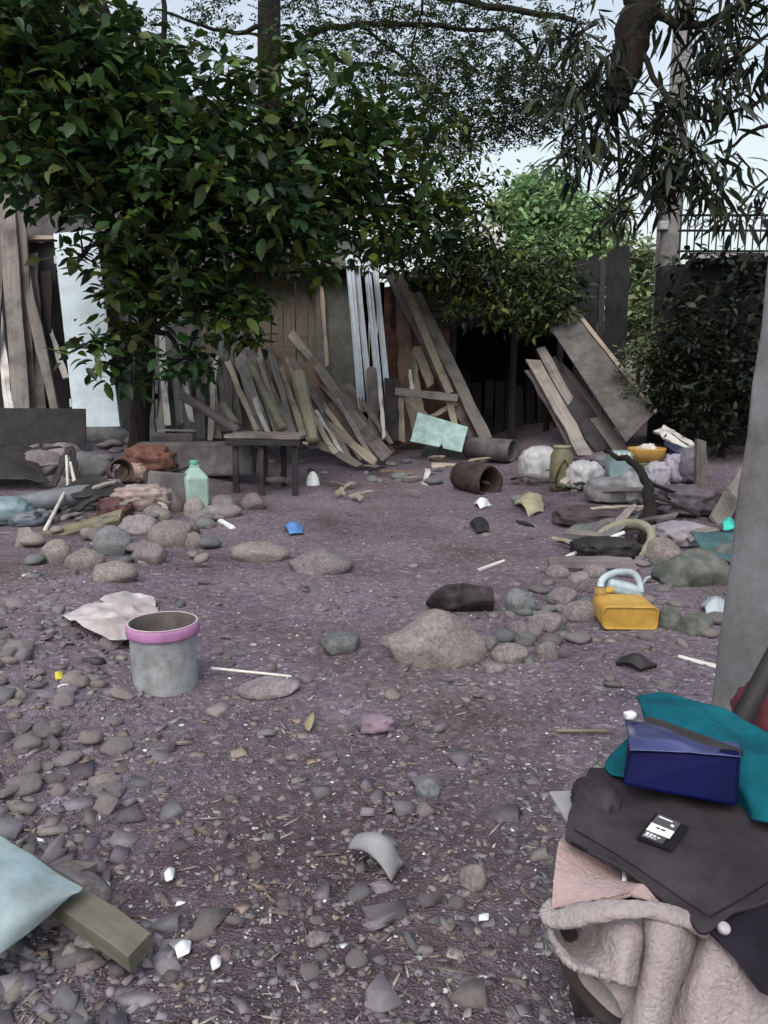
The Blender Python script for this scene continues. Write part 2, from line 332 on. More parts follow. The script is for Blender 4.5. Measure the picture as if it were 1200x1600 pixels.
def plain(name, c, rough=0.5, vary=0.12, bs=0.12, scale=7, **k):
    k.setdefault('grime', 0.2); k.setdefault('gscale', 9); return M_noise(name, tuple(q * (1 - vary) for q in c), tuple(min(q * (1 + vary), 0.95) for q in c), scale, rough, bs, 0.004, **k)
WHITEP = plain('white_plastic', (0.72, 0.74, 0.75), 0.45)
# ------------------------------------------------------------------ ground sheet
def make_ground():
    ys = np.concatenate([np.array([-200, -60, -20, -8, -4, -2, -1, 0, 0.5]), np.arange(0.8, 4.5, 0.035), np.arange(4.5, 13, 0.08), np.array([13.5, 14, 15, 16.5, 19, 23, 28, 40, 70, 150, 400, 900])])
    xs = np.concatenate([np.array([-900, -300, -90, -40, -20, -12, -9, -7.5]), np.arange(-6.4, 6.5, 0.065), np.array([7.5, 9, 12, 20, 40, 90, 300, 900])])
    X, Y = np.meshgrid(xs, ys); Z = H(X, Y); nx = len(xs)
    i, j = np.meshgrid(np.arange(len(ys) - 1), np.arange(nx - 1), indexing='ij'); a = (i * nx + j).ravel()
    F = np.stack([a, a + 1, a + nx + 1, a + nx], 1)
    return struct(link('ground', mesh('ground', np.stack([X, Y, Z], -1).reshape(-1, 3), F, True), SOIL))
make_ground()

# ------------------------------------------------------------------ loose gravel, chips and leaf litter (uncountable)
def scatter(name, n, ymin, ymax, smin, smax, pal, flat, seed, label, cat, mt, xw=1.0, pw=1.0, sub=1, keep=None, lift=0.2, tilt=0.25, el=0.5, shard=False, stretch=1.0):
    r = np.random.RandomState(seed)
    y = ymin * (ymax / ymin) ** (r.rand(n) ** pw); x = (r.rand(n) * 2 - 1) * (0.62 * y + 0.35) * xw
    if keep is not None:
        k = keep(x, y, r); x, y = x[k], y[k]; n = len(x)
    s = smin * (smax / smin) ** (r.rand(n) ** 2.2)
    v0, f0 = ICO[sub]
    if shard:
        v0 = np.array([(x, y, z) for x in (-1, 1) for y in (-1, 1) for z in (-1, 1)], float) * 0.8
        f0 = np.array([(0, 1, 3), (0, 3, 2), (4, 6, 7), (4, 7, 5), (0, 4, 5), (0, 5, 1), (2, 3, 7), (2, 7, 6), (0, 2, 6), (0, 6, 4), (1, 5, 7), (1, 7, 3)])
    nv = len(v0); base = []
    for k in range(10):
        q = v0 * (1 + 0.36 * vnoise(v0 * 1.4 + k * 5.1, 50 + k))[:, None]; base.append(q)
    if shard: base = [v0 * np.random.RandomState(k + 90).uniform(0.35, 1.15, v0.shape) for k in range(10)]
    base = np.array(base)[r.randint(0, 10, n)]
    dims = np.stack([s * stretch * r.uniform(1 - el, 1 + el, n), s, s * r.uniform(flat * 0.6, flat * 1.4, n)], -1) / 2
    V = base * dims[:, None, :]
    a = r.rand(n) * 6.283; t = r.normal(0, tilt, n)
    ct, st = np.cos(t)[:, None], np.sin(t)[:, None]; vy = V[..., 1] * ct - V[..., 2] * st; vz = V[..., 1] * st + V[..., 2] * ct
    ca, sa = np.cos(a)[:, None], np.sin(a)[:, None]
    W = np.stack([V[..., 0] * ca - vy * sa + x[:, None], V[..., 0] * sa + vy * ca + y[:, None], vz + (H(x, y) + dims[:, 2] * lift)[:, None]], -1)
    F = (f0[None] + (np.arange(n) * nv)[:, None, None]).reshape(-1, 3)
    pal = np.array(pal); ci = r.randint(0, len(pal), n); c = pal[ci] * r.uniform(0.7, 1.25, (n, 1))
    o = link(name, mesh(name, W.reshape(-1, 3), F, sub > 1, np.repeat(np.clip(c, 0, 0.9), nv, 0)), mt); stuff(o); o['label'] = label; o['category'] = cat
    return o
GRAV = M_attr('gravel'); CHIPM = M_attr('chips', 0.6, 0.1)
gp = [(0.15, 0.130, 0.15), (0.19, 0.168, 0.19), (0.24, 0.22, 0.24), (0.12, 0.105, 0.12), (0.20, 0.178, 0.175), (0.16, 0.155, 0.165)]
scatter('gravel', 3500, 0.9, 12, 0.008, 0.030, gp, 0.5, 11, 'fine rounded grey and mauve gravel strewn over the yard soil', 'gravel', GRAV, lift=-0.15, keep=lambda x, y, r: r.rand(len(x)) < 1 - .6 * ss(2.2, 3.6, y))
scatter('stone_shards', 21000, 0.9, 11, 0.006, 0.034, gp, 0.42, 15, 'angular mauve-grey stone shards strewn over the yard soil', 'gravel', GRAV, lift=0.0, tilt=0.45, shard=True, keep=lambda x, y, r: r.rand(len(x)) < 1 - .55 * ss(2.2, 3.6, y))
scatter('crushed_rubble', 3600, 1.0, 4.4, 0.03, 0.11, gp + [(0.22, 0.20, 0.19)], 0.40, 12, 'coarser flat rubble in the left and front of the yard', 'rubble', GRAV,
        keep=lambda x, y, r: r.rand(len(x)) < 0.10 + 0.90 * ss(-0.5, -1.0, x / y * 2), tilt=0.4, shard=True, lift=0.1)
cp = [(0.55, 0.55, 0.57), (0.42, 0.41, 0.43), (0.74, 0.75, 0.77), (0.36, 0.34, 0.33), (0.30, 0.28, 0.29), (0.33, 0.29, 0.22)]
scatter('pale_chips', 8000, 0.95, 9, 0.005, 0.020, cp, 0.25, 13, 'tiny pale chips and straw bits scattered over soil', 'chips', CHIPM, tilt=0.5, el=0.75, shard=True, lift=.3)
lp = [(0.22, 0.17, 0.14), (0.25, 0.20, 0.17), (0.17, 0.14, 0.13), (0.30, 0.28, 0.26), (0.20, 0.18, 0.19)]
scatter('leaf_litter', 2600, 0.95, 8, 0.02, 0.055, lp, 0.10, 14, 'dry brown leaf litter and wood splinters over soil', 'litter', CHIPM, tilt=0.5, el=0.75, shard=True, lift=.6)

scatter('straw_bits', 1500, 0.95, 9, 0.003, 0.009, [(0.30, 0.27, 0.22), (0.42, 0.40, 0.37), (0.16, 0.13, 0.11), (0.22, 0.19, 0.17)], 0.8, 16, 'thin twigs and straw bits scattered over the soil', 'straw', CHIPM, tilt=0.2, el=0.6, shard=True, lift=.9, stretch=9.0)

# ------------------------------------------------------------------ buildings and walls along the back
def wall_boards(parent, x0, x1, y, z0, z1, n, mt, name='plank', gap=0.008, t=0.025, jag=0.02, yslope=0.0, ragged=0.08):
    w = (x1 - x0) / n
    for k in range(n):
        x = x0 + (k + 0.5) * w; yy = y + yslope * (x - x0) + rs.uniform(-0.006, 0.006)
        board(name, (x, yy, z0), (x + rs.uniform(-.01, .01), yy, z1 + rs.uniform(-ragged, ragged)), w - gap, t, mt, Vector((yslope, -1, 0)), parent, jag)
def quadbox(name, pts, t, mt, parent=None, nrm=None):           # thick panel from 4 world corners
    p = [Vector(q) for q in pts]; n = (p[1] - p[0]).cross(p[3] - p[0]).normalized() if nrm is None else nrm
    v = [q + n * t / 2 for q in p] + [q - n * t / 2 for q in p]
    return link(name, mesh(name, v, [(0, 1, 2, 3), (7, 6, 5, 4), (0, 4, 5, 1), (1, 5, 6, 2), (2, 6, 7, 3), (3, 7, 4, 0)]), mt, parent, Matrix.Identity(4))

# big house behind the left fence: dark wall and steep roof
hb = thing('house', (-5.5, 14, 0), 'dark house with a steep grey roof behind the broadleaf tree', 'house')
rid = P(150, 40, 14.6); eav = P(520, 330, 14.4); xl = -11.0
quadbox('wall', [(xl, 14.5, 0), (eav.x - 0.2, 14.5, 0), (eav.x - 0.2, 14.5, eav.z - 0.1), (xl, 14.5, eav.z - 0.1)], 0.2, CONC_D, hb)
gw = MB(); gw.add([(xl, 14.5, eav.z - 0.1), (eav.x - .2, 14.5, eav.z - 0.1), (rid.x, 14.5, rid.z - 0.2), (xl, 14.5, rid.z - 3.4)], [(0, 1, 2, 3)])
gw.build('gable', CONC_D, hb, mw=Matrix.Identity(4))
quadbox('roof', [(eav.x, 14.1, eav.z), (eav.x, 20, eav.z), (rid.x, 20, rid.z), (rid.x, 14.1, rid.z)], 0.09, M_noise('roof_sheet', (0.13, 0.14, 0.15), (0.22, 0.23, 0.24), 3, 0.7, 0.2, 0.01), hb)
quadbox('roof', [(rid.x, 14.1, rid.z), (rid.x, 20, rid.z), (xl - .3, 20, rid.z - 3.4), (xl - .3, 14.1, rid.z - 3.4)], 0.09, MATS['roof_sheet'], hb)

# tan shack wall with a loose grey-green panel
sw = thing('shack', P(450, 700, 11.9), 'tan boarded shack wall behind the leaning planks, half hidden by leaves', 'shack')
a, b_ = P(300, 690, 12.0), P(502, 690, 12.0)
wall_boards(sw, a.x, b_.x, 12.0, Hf(a.x, 12) - .05, 2.75, 11, TANWALL, 'wall_plank', 0.004, 0.02)
quadbox('roof', [(a.x - .3, 11.6, 2.72), (b_.x + .6, 11.6, 2.82), (b_.x + .6, 14, 3.1), (a.x - .3, 14, 3.0)], 0.04, W_DARK, sw)
quadbox('side_wall', [(b_.x + .62, 12.1, 0.1), (b_.x + .62, 14, 0.1), (b_.x + .62, 14, 2.75), (b_.x + .62, 12.1, 2.75)], 0.03, TANWALL, sw)
pn = board('wall_panel', P(530, 700, 11.75), P(527, 372, 11.95), M(66, 11.8), 0.018, GGWALL)
tag(pn, 'grey-green sheet panel standing upright left of the shiny metal sheets', 'panel')
st_ = board('batten', P(512, 570, 11.72), P(498, 395, 11.86), 0.05, 0.03, W_TAN, jag=0.05, warp=0.012); tag(st_, 'ragged pale batten on the left edge of the grey-green panel', 'batten')

# brown shed and the dark open shed to its right
bs = thing('open_shed', P(770, 690, 12), 'dark open shed with a low roof in the middle of the back', 'shed')
x0, x1, x2 = P(600, 600, 12).x, P(702, 600, 12).x, P(965, 600, 12).x
wall_boards(bs, x0, x1, 12.0, 0.15, 2.62, 5, W_RED, 'wall_plank', 0.006)
for k in range(6):
    z = 2.05 + k * 0.115; board('siding', (x0 + .1, 11.96, z), (x1 + .55, 11.96, z), 0.108, 0.02, W_DARK, Vector((0, -1, .1)), bs)
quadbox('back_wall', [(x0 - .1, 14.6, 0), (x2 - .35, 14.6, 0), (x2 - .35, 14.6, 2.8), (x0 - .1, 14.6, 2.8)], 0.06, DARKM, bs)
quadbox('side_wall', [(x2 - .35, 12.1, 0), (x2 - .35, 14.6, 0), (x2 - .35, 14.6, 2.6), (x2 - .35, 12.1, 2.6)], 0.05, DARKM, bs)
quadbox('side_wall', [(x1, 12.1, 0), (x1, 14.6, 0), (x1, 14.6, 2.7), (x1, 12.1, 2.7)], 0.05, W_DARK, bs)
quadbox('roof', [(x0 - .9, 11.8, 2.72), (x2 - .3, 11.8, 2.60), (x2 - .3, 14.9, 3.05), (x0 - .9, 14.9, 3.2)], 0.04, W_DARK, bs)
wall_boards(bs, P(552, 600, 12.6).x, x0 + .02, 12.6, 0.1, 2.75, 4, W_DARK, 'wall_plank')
for px in (706, 800, 872):
    p = P(px, 600, 11.7); board('post', (p.x, 11.7, 0.1), (p.x + .02, 11.72, 2.68), 0.09, 0.09, W_DARK, parent=bs)
for k in range(9):                                       # low dark inner fence boards
    p = P(712 + k * 17, 600, 13.2); board('inner_plank', (p.x, 13.2, 0), (p.x + rs.uniform(-.05, .05), 13.25, rs.uniform(0.9, 1.5)), 0.15, 0.02, W_DARK, parent=bs)

# dark boarded gatepost right of the big leaning sheet
dp = thing('board_fence', P(945, 560, 11.6), 'tall dark weathered boards standing behind the big leaning sheet', 'fence')
for px, tp, w, mt in ((912, 405, 20, DARKM), (928, 398, 16, DARKM), (943, 400, 9, W_DARK), (955, 392, 12, DARKM), (972, 388, 24, DARKM)):
    q = P(px, tp, 11.6); q0 = P(px - 6, 560, 11.6); board('plank', (q0.x, 11.6 + rs.uniform(-.03, .03), 0.1), q, M(w, 11.6), 0.03, mt, parent=dp, jag=0.06)
# left wall behind the planks
lw = thing('board_wall', P(60, 690, 10.9), 'dark board wall with a pale coping behind the left leaning planks', 'wall')
xa, xb = P(-160, 600, 10.9).x, P(215, 600, 10.9).x
wall_boards(lw, xa, xb, 10.9, 0.3, P(60, 378, 10.9).z, 14, W_DARK, 'wall_plank', 0.006, ragged=0.02)
board('coping', (xa, 10.84, P(60, 372, 10.84).z), (xb, 10.84, P(60, 374, 10.84).z), 0.05, 0.10, W_TAN, Vector((0, -1, 0.2)), lw)
# grey paling fence between the trees
pf = thing('paling_fence', P(280, 690, 10.4), 'grey-green paling fence behind the broadleaf tree foliage', 'fence')
PALE_G = M_wood('green_grey_wood', (0.13, 0.145, 0.14), (0.22, 0.235, 0.225))
px = 182
while px < 352:
    w = rs.uniform(9, 17); q0 = P(px + w / 2, 690, 10.45); tl = rs.uniform(-6, 6)
    board('paling', (q0.x, 10.45 + rs.uniform(-.05, .05), Hf(q0.x, 10.4) - .05), P(px + w / 2 + tl, rs.uniform(455, 560), 10.6), M(w, 10.4), 0.02, PALE_G, parent=pf, jag=0.04)
    px += w + rs.uniform(0.5, 5)
board('rail', P(182, 620, 10.62), P(352, 618, 10.62), 0.07, 0.04, W_DARK, parent=pf)
# pale sheet roof glimpsed between leaves
zr = P(740, 352, 15.5); rr = thing('far_roof', (zr.x, 15.5, 0), 'pale sheet roof glimpsed through leaves above the dark shed', 'roof')
quadbox('roof_sheet', [P(690, 392, 15.5), P(790, 392, 15.5), P(790, 352, 17.5), P(700, 352, 17.5)], 0.03, M_noise('pale_roof', (0.45, 0.45, 0.42), (0.6, 0.6, 0.56), 3, 0.7, 0.1), rr)
quadbox('wall', [(P(695, 392, 15.7).x, 15.7, 0), (P(785, 392, 15.7).x, 15.7, 0), (P(785, 392, 15.7).x, 15.7, P(700, 390, 15.7).z), (P(695, 392, 15.7).x, 15.7, P(700, 390, 15.7).z)], 0.1, CONC_D, rr)

# dark terrace block on the right with a railing
tb = thing('terrace_building', P(1130, 650, 9.3), 'dark building block with a pale-edged terrace at the right', 'building')
xt0 = P(1036, 500, 9.4).x; zt = P(1060, 412, 9.4).z
mb = MB(); pr = []
for k in range(9):
    q = k / 8 * math.pi / 2; pr.append((xt0 + 0.35 - 0.35 * math.sin(q), 9.4 + 0.35 - 0.35 * math.cos(q)))
pr += [(xt0 * 13 / 9.6 + .1, 13), (xt0 + 9, 13), (xt0 + 9, 9.4)]; n = len(pr)
mb.add([(x, y, 0) for x, y in pr] + [(x, y, zt) for x, y in pr], [tuple(range(n, 2 * n))[::-1]] + [(i, i + n, (i + 1) % n + n, (i + 1) % n) for i in range(n)])
mb.build('wall', M_noise('sooty_wall', (0.008, 0.009, 0.010), (0.022, 0.023, 0.023), 2, 0.9, 0.5, 0.01), tb, mw=Matrix.Identity(4))
quadbox('terrace_slab', [(xt0 + .22, 9.25, zt + .05), (xt0 + 9, 9.25, zt + .05), (xt0 + 9, 13, zt + .05), (xt0 * 13 / 9.6 + .3, 13, zt + .05)], .10, DARKM, tb)
board('edge_strip', (xt0 + .25, 9.22, zt + .045), (xt0 + .72, 9.22, zt + .06), 0.045, 0.03, CONC, parent=tb)
board('edge_strip', (xt0 + 1.05, 9.22, zt + .075), (xt0 + 2.1, 9.22, zt + .095), 0.045, 0.03, CONC, parent=tb)
rl = thing('railing', (xt0 + .3, 9.4, zt + .1), 'black iron railing with scrollwork on the dark terrace', 'railing')
IRON = plain('iron', (0.02, 0.02, 0.022), 0.6)
for dz in (0.04, 0.27, 0.44): MB().tube([(xt0 + .12, 9.4, zt + .1 + dz), (xt0 + 4, 9.4, zt + .1 + dz)], 0.014, 6).build('rail', IRON, rl, mw=Matrix.Identity(4))
for k in range(28):
    x = xt0 + .14 + k * 0.085
    MB().tube([(x, 9.4, zt + .1), (x, 9.4, zt + .1 + rs.uniform(.44, .50))], 0.009, 5).build('baluster', IRON, rl, mw=Matrix.Identity(4))
    if k % 2: 
        ring = [(x + .042 + 0.036 * math.cos(q), 9.4, zt + .455 + 0.045 * math.sin(q)) for q in np.linspace(0, 6.28, 11)]
        MB().tube(ring, 0.007, 5, False).build('scroll', IRON, rl, mw=Matrix.Identity(4))
# utility pole
pb = P(1034, 600, 15); up = thing('utility_pole', (pb.x, 15, 0), 'grey concrete utility pole rising behind the narrow-leaved tree', 'pole')
MB().tube([(0, 0, 0), (0, 0, 4), (0.02, 0, 9.0)], [0.21, 0.195, 0.16], 14).build('shaft', M_noise('pole_concrete', (.15, .145, .15), (.23, .225, .23), 3, .9, .3), up, True)
MB().box((-.19, -.1, P(1034, 355, 15).z), (0.16, 0.2, 0.16)).build('bracket', CONC, up, bevel=0.02)
MB().tube([(-.25, -.05, 5.4), (-.25, -.06, 1.2)], 0.025, 6).build('conduit', CONC_D, up)
# ------------------------------------------------------------------ trees and foliage
def leaf_base(wr, fold=0.22, curl=0.18):
    ys = [0.0, 0.12, 0.38, 0.68, 1.0]; ws = [0.0, 0.28, 0.5, 0.40, 0.0]
    V = [(0, 0, 0)]
    for y, w in zip(ys[1:-1], ws[1:-1]):
        dz = -curl * y * y
        V += [(-w * wr, y, dz + fold * w * wr), (0, y, dz), (w * wr, y, dz + fold * w * wr)]
    V.append((0, 1, -curl))
    F = [(0, 2, 1), (0, 3, 2)]
    for k in range(2):
        a = 1 + k * 3; F += [(a, a + 1, a + 4), (a, a + 4, a + 3), (a + 1, a + 2, a + 5), (a + 1, a + 5, a + 4)]
    F += [(7, 8, 10), (8, 9, 10)]
    return np.array(V), np.array(F)
def leaf_frames(D, N):
    D = D / np.linalg.norm(D, axis=1, keepdims=True); N = N - D * np.sum(N * D, 1, keepdims=True); N /= np.linalg.norm(N, axis=1, keepdims=True) + 1e-9
    X = np.cross(D, N); return np.stack([X, D, N], -1)             # columns
def leaves_mesh(name, pos, D, N, size, wr, cols, curl=0.18):
    v, f = leaf_base(wr, curl=curl); R = leaf_frames(D, N)
    cr_ = np.random.RandomState(len(pos)).uniform(-.4, 2.6, len(pos)); V_ = np.repeat(v[None], len(pos), 0); V_[..., 2] *= cr_[:, None]; V_[..., 0] *= np.random.RandomState(len(pos) + 1).uniform(.7, 1.2, (len(pos), 1))
    W = np.einsum('nij,nvj->nvi', R, V_) * size[:, None, None] + pos[:, None, :]
    F = (f[None] + (np.arange(len(pos)) * len(v))[:, None, None]).reshape(-1, 3)
    return mesh(name, W.reshape(-1, 3), F, False, np.repeat(cols, len(v), 0))
LEAFA = M_leaf('leaf_attr', True)
LEAFN = {}
def sample_blobs(blobs, n, r):
    # blobs: (px, py, rx, ry, Y, ry_depth, weight): points in upright ellipsoids, fuller towards the skin
    w = np.array([b[6] * b[2] * b[3] for b in blobs], float); w /= w.sum(); idx = r.choice(len(blobs), n, p=w)
    q = r.normal(size=(n, 3)); q /= np.linalg.norm(q, axis=1, keepdims=True); q *= (r.rand(n) ** 0.42)[:, None]
    out = np.zeros((n, 3))
    for k, b in enumerate(blobs):
        s = idx == k; c = P(b[0], b[1], b[4]); rx, rz = M(b[2], b[4], b[1]), M(b[3], b[4], b[1])
        out[s] = np.array(c) + q[s] * np.array([rx, b[5], rz])
    return out, idx, q
def crown(tree, blobs, nclump, per, size, wr, pal, seed, droop=0.0, spread=0.12, nobj=300, objc=None, curl=0.18, upn=0.9, lobe=None):
    r = np.random.RandomState(seed); C, idx, q = sample_blobs(blobs, nclump, r)
    n = nclump * per; pos = np.repeat(C, per, 0); a = r.rand(n) * 6.283; el = r.normal(0.15 - droop, 0.45, n)
    D = np.stack([np.cos(a) * np.cos(el), np.sin(a) * np.cos(el), np.sin(el)], 1)
    pos = pos + D * spread * r.uniform(0.05, 1, (n, 1)) + r.normal(0, spread * 0.25, (n, 3))
    D[:, 2] -= droop * 0.6
    N = np.stack([r.normal(0, .45, n), r.normal(-0.1, .45, n), np.full(n, upn)], 1)
    s = size * r.uniform(0.45, 1.3, n); pal = np.array(pal)
    cl = pal[np.repeat(r.randint(0, len(pal), nclump), per)] * r.uniform(0.65, 1.3, (n, 1))
    # the nearest visible leaves are objects of their own
    d = pos - np.array([0, 0, CAMH]); dep = d[:, 1] * CP - d[:, 2] * SP; upc = d[:, 1] * SP + d[:, 2] * CP
    vis = (np.abs(d[:, 0] / dep) < 600 / FPX) & (np.abs(upc / dep) < 800 / FPX)
    # prefer front-most: distance minus noise so they spread over the crown
    score = np.where(vis, dep / s * size + r.uniform(0, 0.8, n), 1e9); order = np.argsort(score)[:nobj]
    mask = np.ones(n, bool); mask[order] = False
    cr = link('crown', leaves_mesh('crown', pos[mask], D[mask], N[mask], s[mask], wr, cl[mask], curl), LEAFA, tree, Matrix.Identity(4)); stuff(cr)
    if nobj:
        v, f = leaf_base(wr, curl=curl); lm = mesh('leaf', v, f); R = leaf_frames(D, N)
        mt = M_leaf('leaf_' + tree.name, False, objc); lm.materials.append(mt)
        for k in order:
            m = Matrix([list(R[k, i] * s[k]) + [pos[k, i]] for i in range(3)] + [[0, 0, 0, 1]]); link('leaf', lm, None, cr, m)
    return C, idx
def limb(tree, pts, r0, r1, name='branch', mt=None, n=8, jit=0.03):
    pts = [Vector(p) for p in pts]; A = catmull(np.array([[tuple(p)] for p in pts]), 4 * len(pts), 2)[:, 0] if False else None
    k = 5; out = []
    for i in range(len(pts) - 1):
        p0, p1, p2, p3 = pts[max(i - 1, 0)], pts[i], pts[i + 1], pts[min(i + 2, len(pts) - 1)]
        for j in range(k):
            u = j / k; out.append(0.5 * (2 * p1 + (p2 - p0) * u + (2 * p0 - 5 * p1 + 4 * p2 - p3) * u ** 2 + (3 * p1 - p0 - 3 * p2 + p3) * u ** 3))
    out.append(pts[-1]); m = len(out)
    out = [p + Vector(rs.uniform(-jit, jit, 3)) * (0 if i in (0,) else 1) for i, p in enumerate(out)]
    rad = [r0 + (r1 - r0) * (i / (m - 1)) ** 0.8 for i in range(m)]
    return MB().tube(out, rad, n).build(name, mt or BARK, tree, True, Matrix.Identity(4))
def twigs(tree, hub, C, k, r0=0.016, name='twig', seed=1):
    # thin twigs from hubs to clumps, joined (too thin to pick apart)
    r = np.random.RandomState(seed); mb = MB(); hub = np.array([tuple(h) for h in hub])
    for i in r.choice(len(C), min(k, len(C)), replace=False):
        c = C[i]; h = hub[np.argmin(np.linalg.norm(hub - c, axis=1))]; mid = (h + c) / 2 + np.array([0, 0, 0.12 * np.linalg.norm(h - c)]) + r.normal(0, .05, 3)
        mb.tube([h, mid, c], [r0, r0 * 0.6, r0 * 0.25], 5, False)
    o = mb.build(name, BARK, tree, True, Matrix.Identity(4)); stuff(o); return o

# 1 broadleaf tree standing left of centre before the paling fence
g = P(216, 690, 9.0); bt = thing('broadleaf_tree', (g.x, 9.0, Hf(g.x, 9.0)), 'broadleaf tree with large dark leaves overhanging the left half', 'tree')
z0 = Hf(g.x, 9.0)
limb(bt, [(g.x, 9.0, z0 - .1), P(222, 600, 9.0), P(232, 480, 8.9), P(250, 330, 8.8)], 0.13, 0.09, 'trunk')
B = [(60, 130, 190, 150, 8.3, 1.2, 1.2), (230, 200, 210, 130, 8.2, 1.2, 1.2), (110, 260, 170, 85, 8.0, 1.0, 1), (300, 310, 190, 110, 8.0, 1.1, 1.2), (470, 210, 130, 130, 8.7, 1.0, 1),
     (560, 290, 120, 110, 9.2, 0.9, 1), (460, 350, 110, 90, 8.6, .9, 1), (650, 330, 90, 85, 9.6, .8, .8), (300, 430, 100, 85, 8.2, .7, 1.1), (370, 490, 60, 60, 8.1, .5, .8), (210, 440, 60, 70, 8.3, .5, .8),
     (290, 560, 45, 40, 8.2, .35, .6), (150, 545, 52, 38, 8.1, .3, .55), (200, 560, 40, 55, 8.4, .3, .8), (130, 400, 40, 28, 8.1, .3, .5), (20, 40, 160, 70, 7.8, 1, 1), (210, 10, 40, 30, 8.6, .4, .25), (600, 180, 90, 60, 9.5, .7, .6)]
pal = [(0.022, 0.056, 0.018), (0.034, 0.078, 0.020), (0.016, 0.042, 0.018), (0.042, 0.088, 0.018), (0.080, 0.120, 0.018), (0.06, 0.075, 0.02)]
C, idx = crown(bt, B, 2000, 7, 0.175, 0.52, pal, 21, 0.15, 0.17, 300, (0.040, 0.088, 0.024))
hubs = []
for b in B:
    c = P(b[0], b[1], b[4]); hubs.append(c); st0 = P(250, 330, 8.8) if b[1] < 420 else P(228, 520, 8.95)
    limb(bt, [st0, (st0 + c) / 2 + Vector((0, 0, .15)), c], 0.05, 0.018)
limb(bt, [P(250, 330, 8.8), P(200, 160, 8.6), P(150, 30, 8.4), P(100, -160, 8.4)], 0.09, 0.16)
limb(bt, [P(250, 330, 8.8), P(252, 160, 8.9), P(255, 40, 9), P(250, -120, 9)], 0.06, 0.02)
twigs(bt, hubs, C, 600, 0.014, seed=3)

# 2 tamarind-like tree behind the shack: tall straight trunk, fine feathery leaflets
tt = thing('feathery_tree', (P(422, 600, 13.2).x, 13.2, 0), 'tall feathery-leaved tree with a straight dark trunk behind the shack', 'tree')
limb(tt, [(P(428, 600, 13.2).x, 13.2, 0), P(426, 300, 13.2), P(421, 130, 13.2), P(424, -200, 13.2)], 0.26, 0.16, 'trunk', n=10, jit=.01)
for pts, r0 in (([(424, 95, 13.2), (500, 48, 12.6), (600, 40, 12), (790, 46, 11.5)], .07), ([(424, 120, 13.2), (470, 80, 12.8), (560, 100, 12.4), (660, 120, 12)], .06), ([(424, -60, 13.2), (560, -30, 12), (720, 0, 11.5), (900, 30, 11)], .09),
                ([(560, 40, 12.3), (640, 100, 12), (700, 150, 11.6)], .03), ([(424, 40, 13.2), (350, 50, 13), (260, 20, 12.6)], .05), ([(660, 0, 11.8), (640, 120, 11.8), (650, 200, 11.8)], .02), ([(790, 46, 11.5), (850, 120, 11.3), (870, 200, 11)], .03)):
    limb(tt, [P(*p) for p in pts], r0, r0 * 0.35)
def fronds(tree, blobs, nf, L, pairs, lw, pal, seed, dens=1.0, droop=0.4):
    r = np.random.RandomState(seed); C, idx, q = sample_blobs(blobs, nf, r); a = r.rand(nf) * 6.283
    D = np.stack([np.cos(a), np.sin(a), -r.uniform(0, droop * 2, nf)], 1); D /= np.linalg.norm(D, axis=1, keepdims=True)
    up = np.tile(np.array([0, 0, 1.0]), (nf, 1)); S = np.cross(D, up); S /= np.linalg.norm(S, axis=1, keepdims=True); N = np.cross(S, D)
    pos = []; dr = []; nn = []; 
    for k in range(pairs):
        u = (k + 0.5) / pairs
        for sg in (-1, 1):
            pos.append(C + D * (u - .5) * L + np.array([0, 0, -0.12 * L]) * u * u); dr.append(S * sg + D * 0.45 + r.normal(0, .25, (nf, 3))); nn.append(N + r.normal(0, .35, (nf, 3)))
    pos = np.concatenate(pos); dr = np.concatenate(dr); nn = np.concatenate(nn); pal = np.array(pal)
    cl = np.tile(pal[r.randint(0, len(pal), nf)], (2 * pairs, 1)) * r.uniform(.7, 1.25, (len(pos), 1))
    o = link('crown', leaves_mesh('crown', pos, dr, nn, lw * r.uniform(.7, 1.2, len(pos)), 0.42, cl), LEAFA, tree, Matrix.Identity(4)); stuff(o)
FB = [(520, 50, 120, 70, 12.3, .9, 1), (640, 40, 150, 70, 12, .9, 1), (800, 40, 140, 70, 11.5, .9, 1), (600, 130, 140, 60, 12, .8, .9), (740, 150, 140, 75, 11.5, .8, 2.2), (560, -60, 320, 70, 12, 1, .5), (860, 140, 80, 90, 11, .6, 1.6), (330, 50, 110, 60, 12.6, .8, .7), (690, 215, 110, 35, 11.6, .6, 1.2), (780, 190, 90, 40, 11.4, .6, 1.2)]
fronds(tt, FB, 1600, 0.34, 9, 0.065, [(0.045, 0.070, 0.040), (0.055, 0.085, 0.040), (0.07, 0.09, 0.03), (0.04, 0.065, 0.042)], 22)

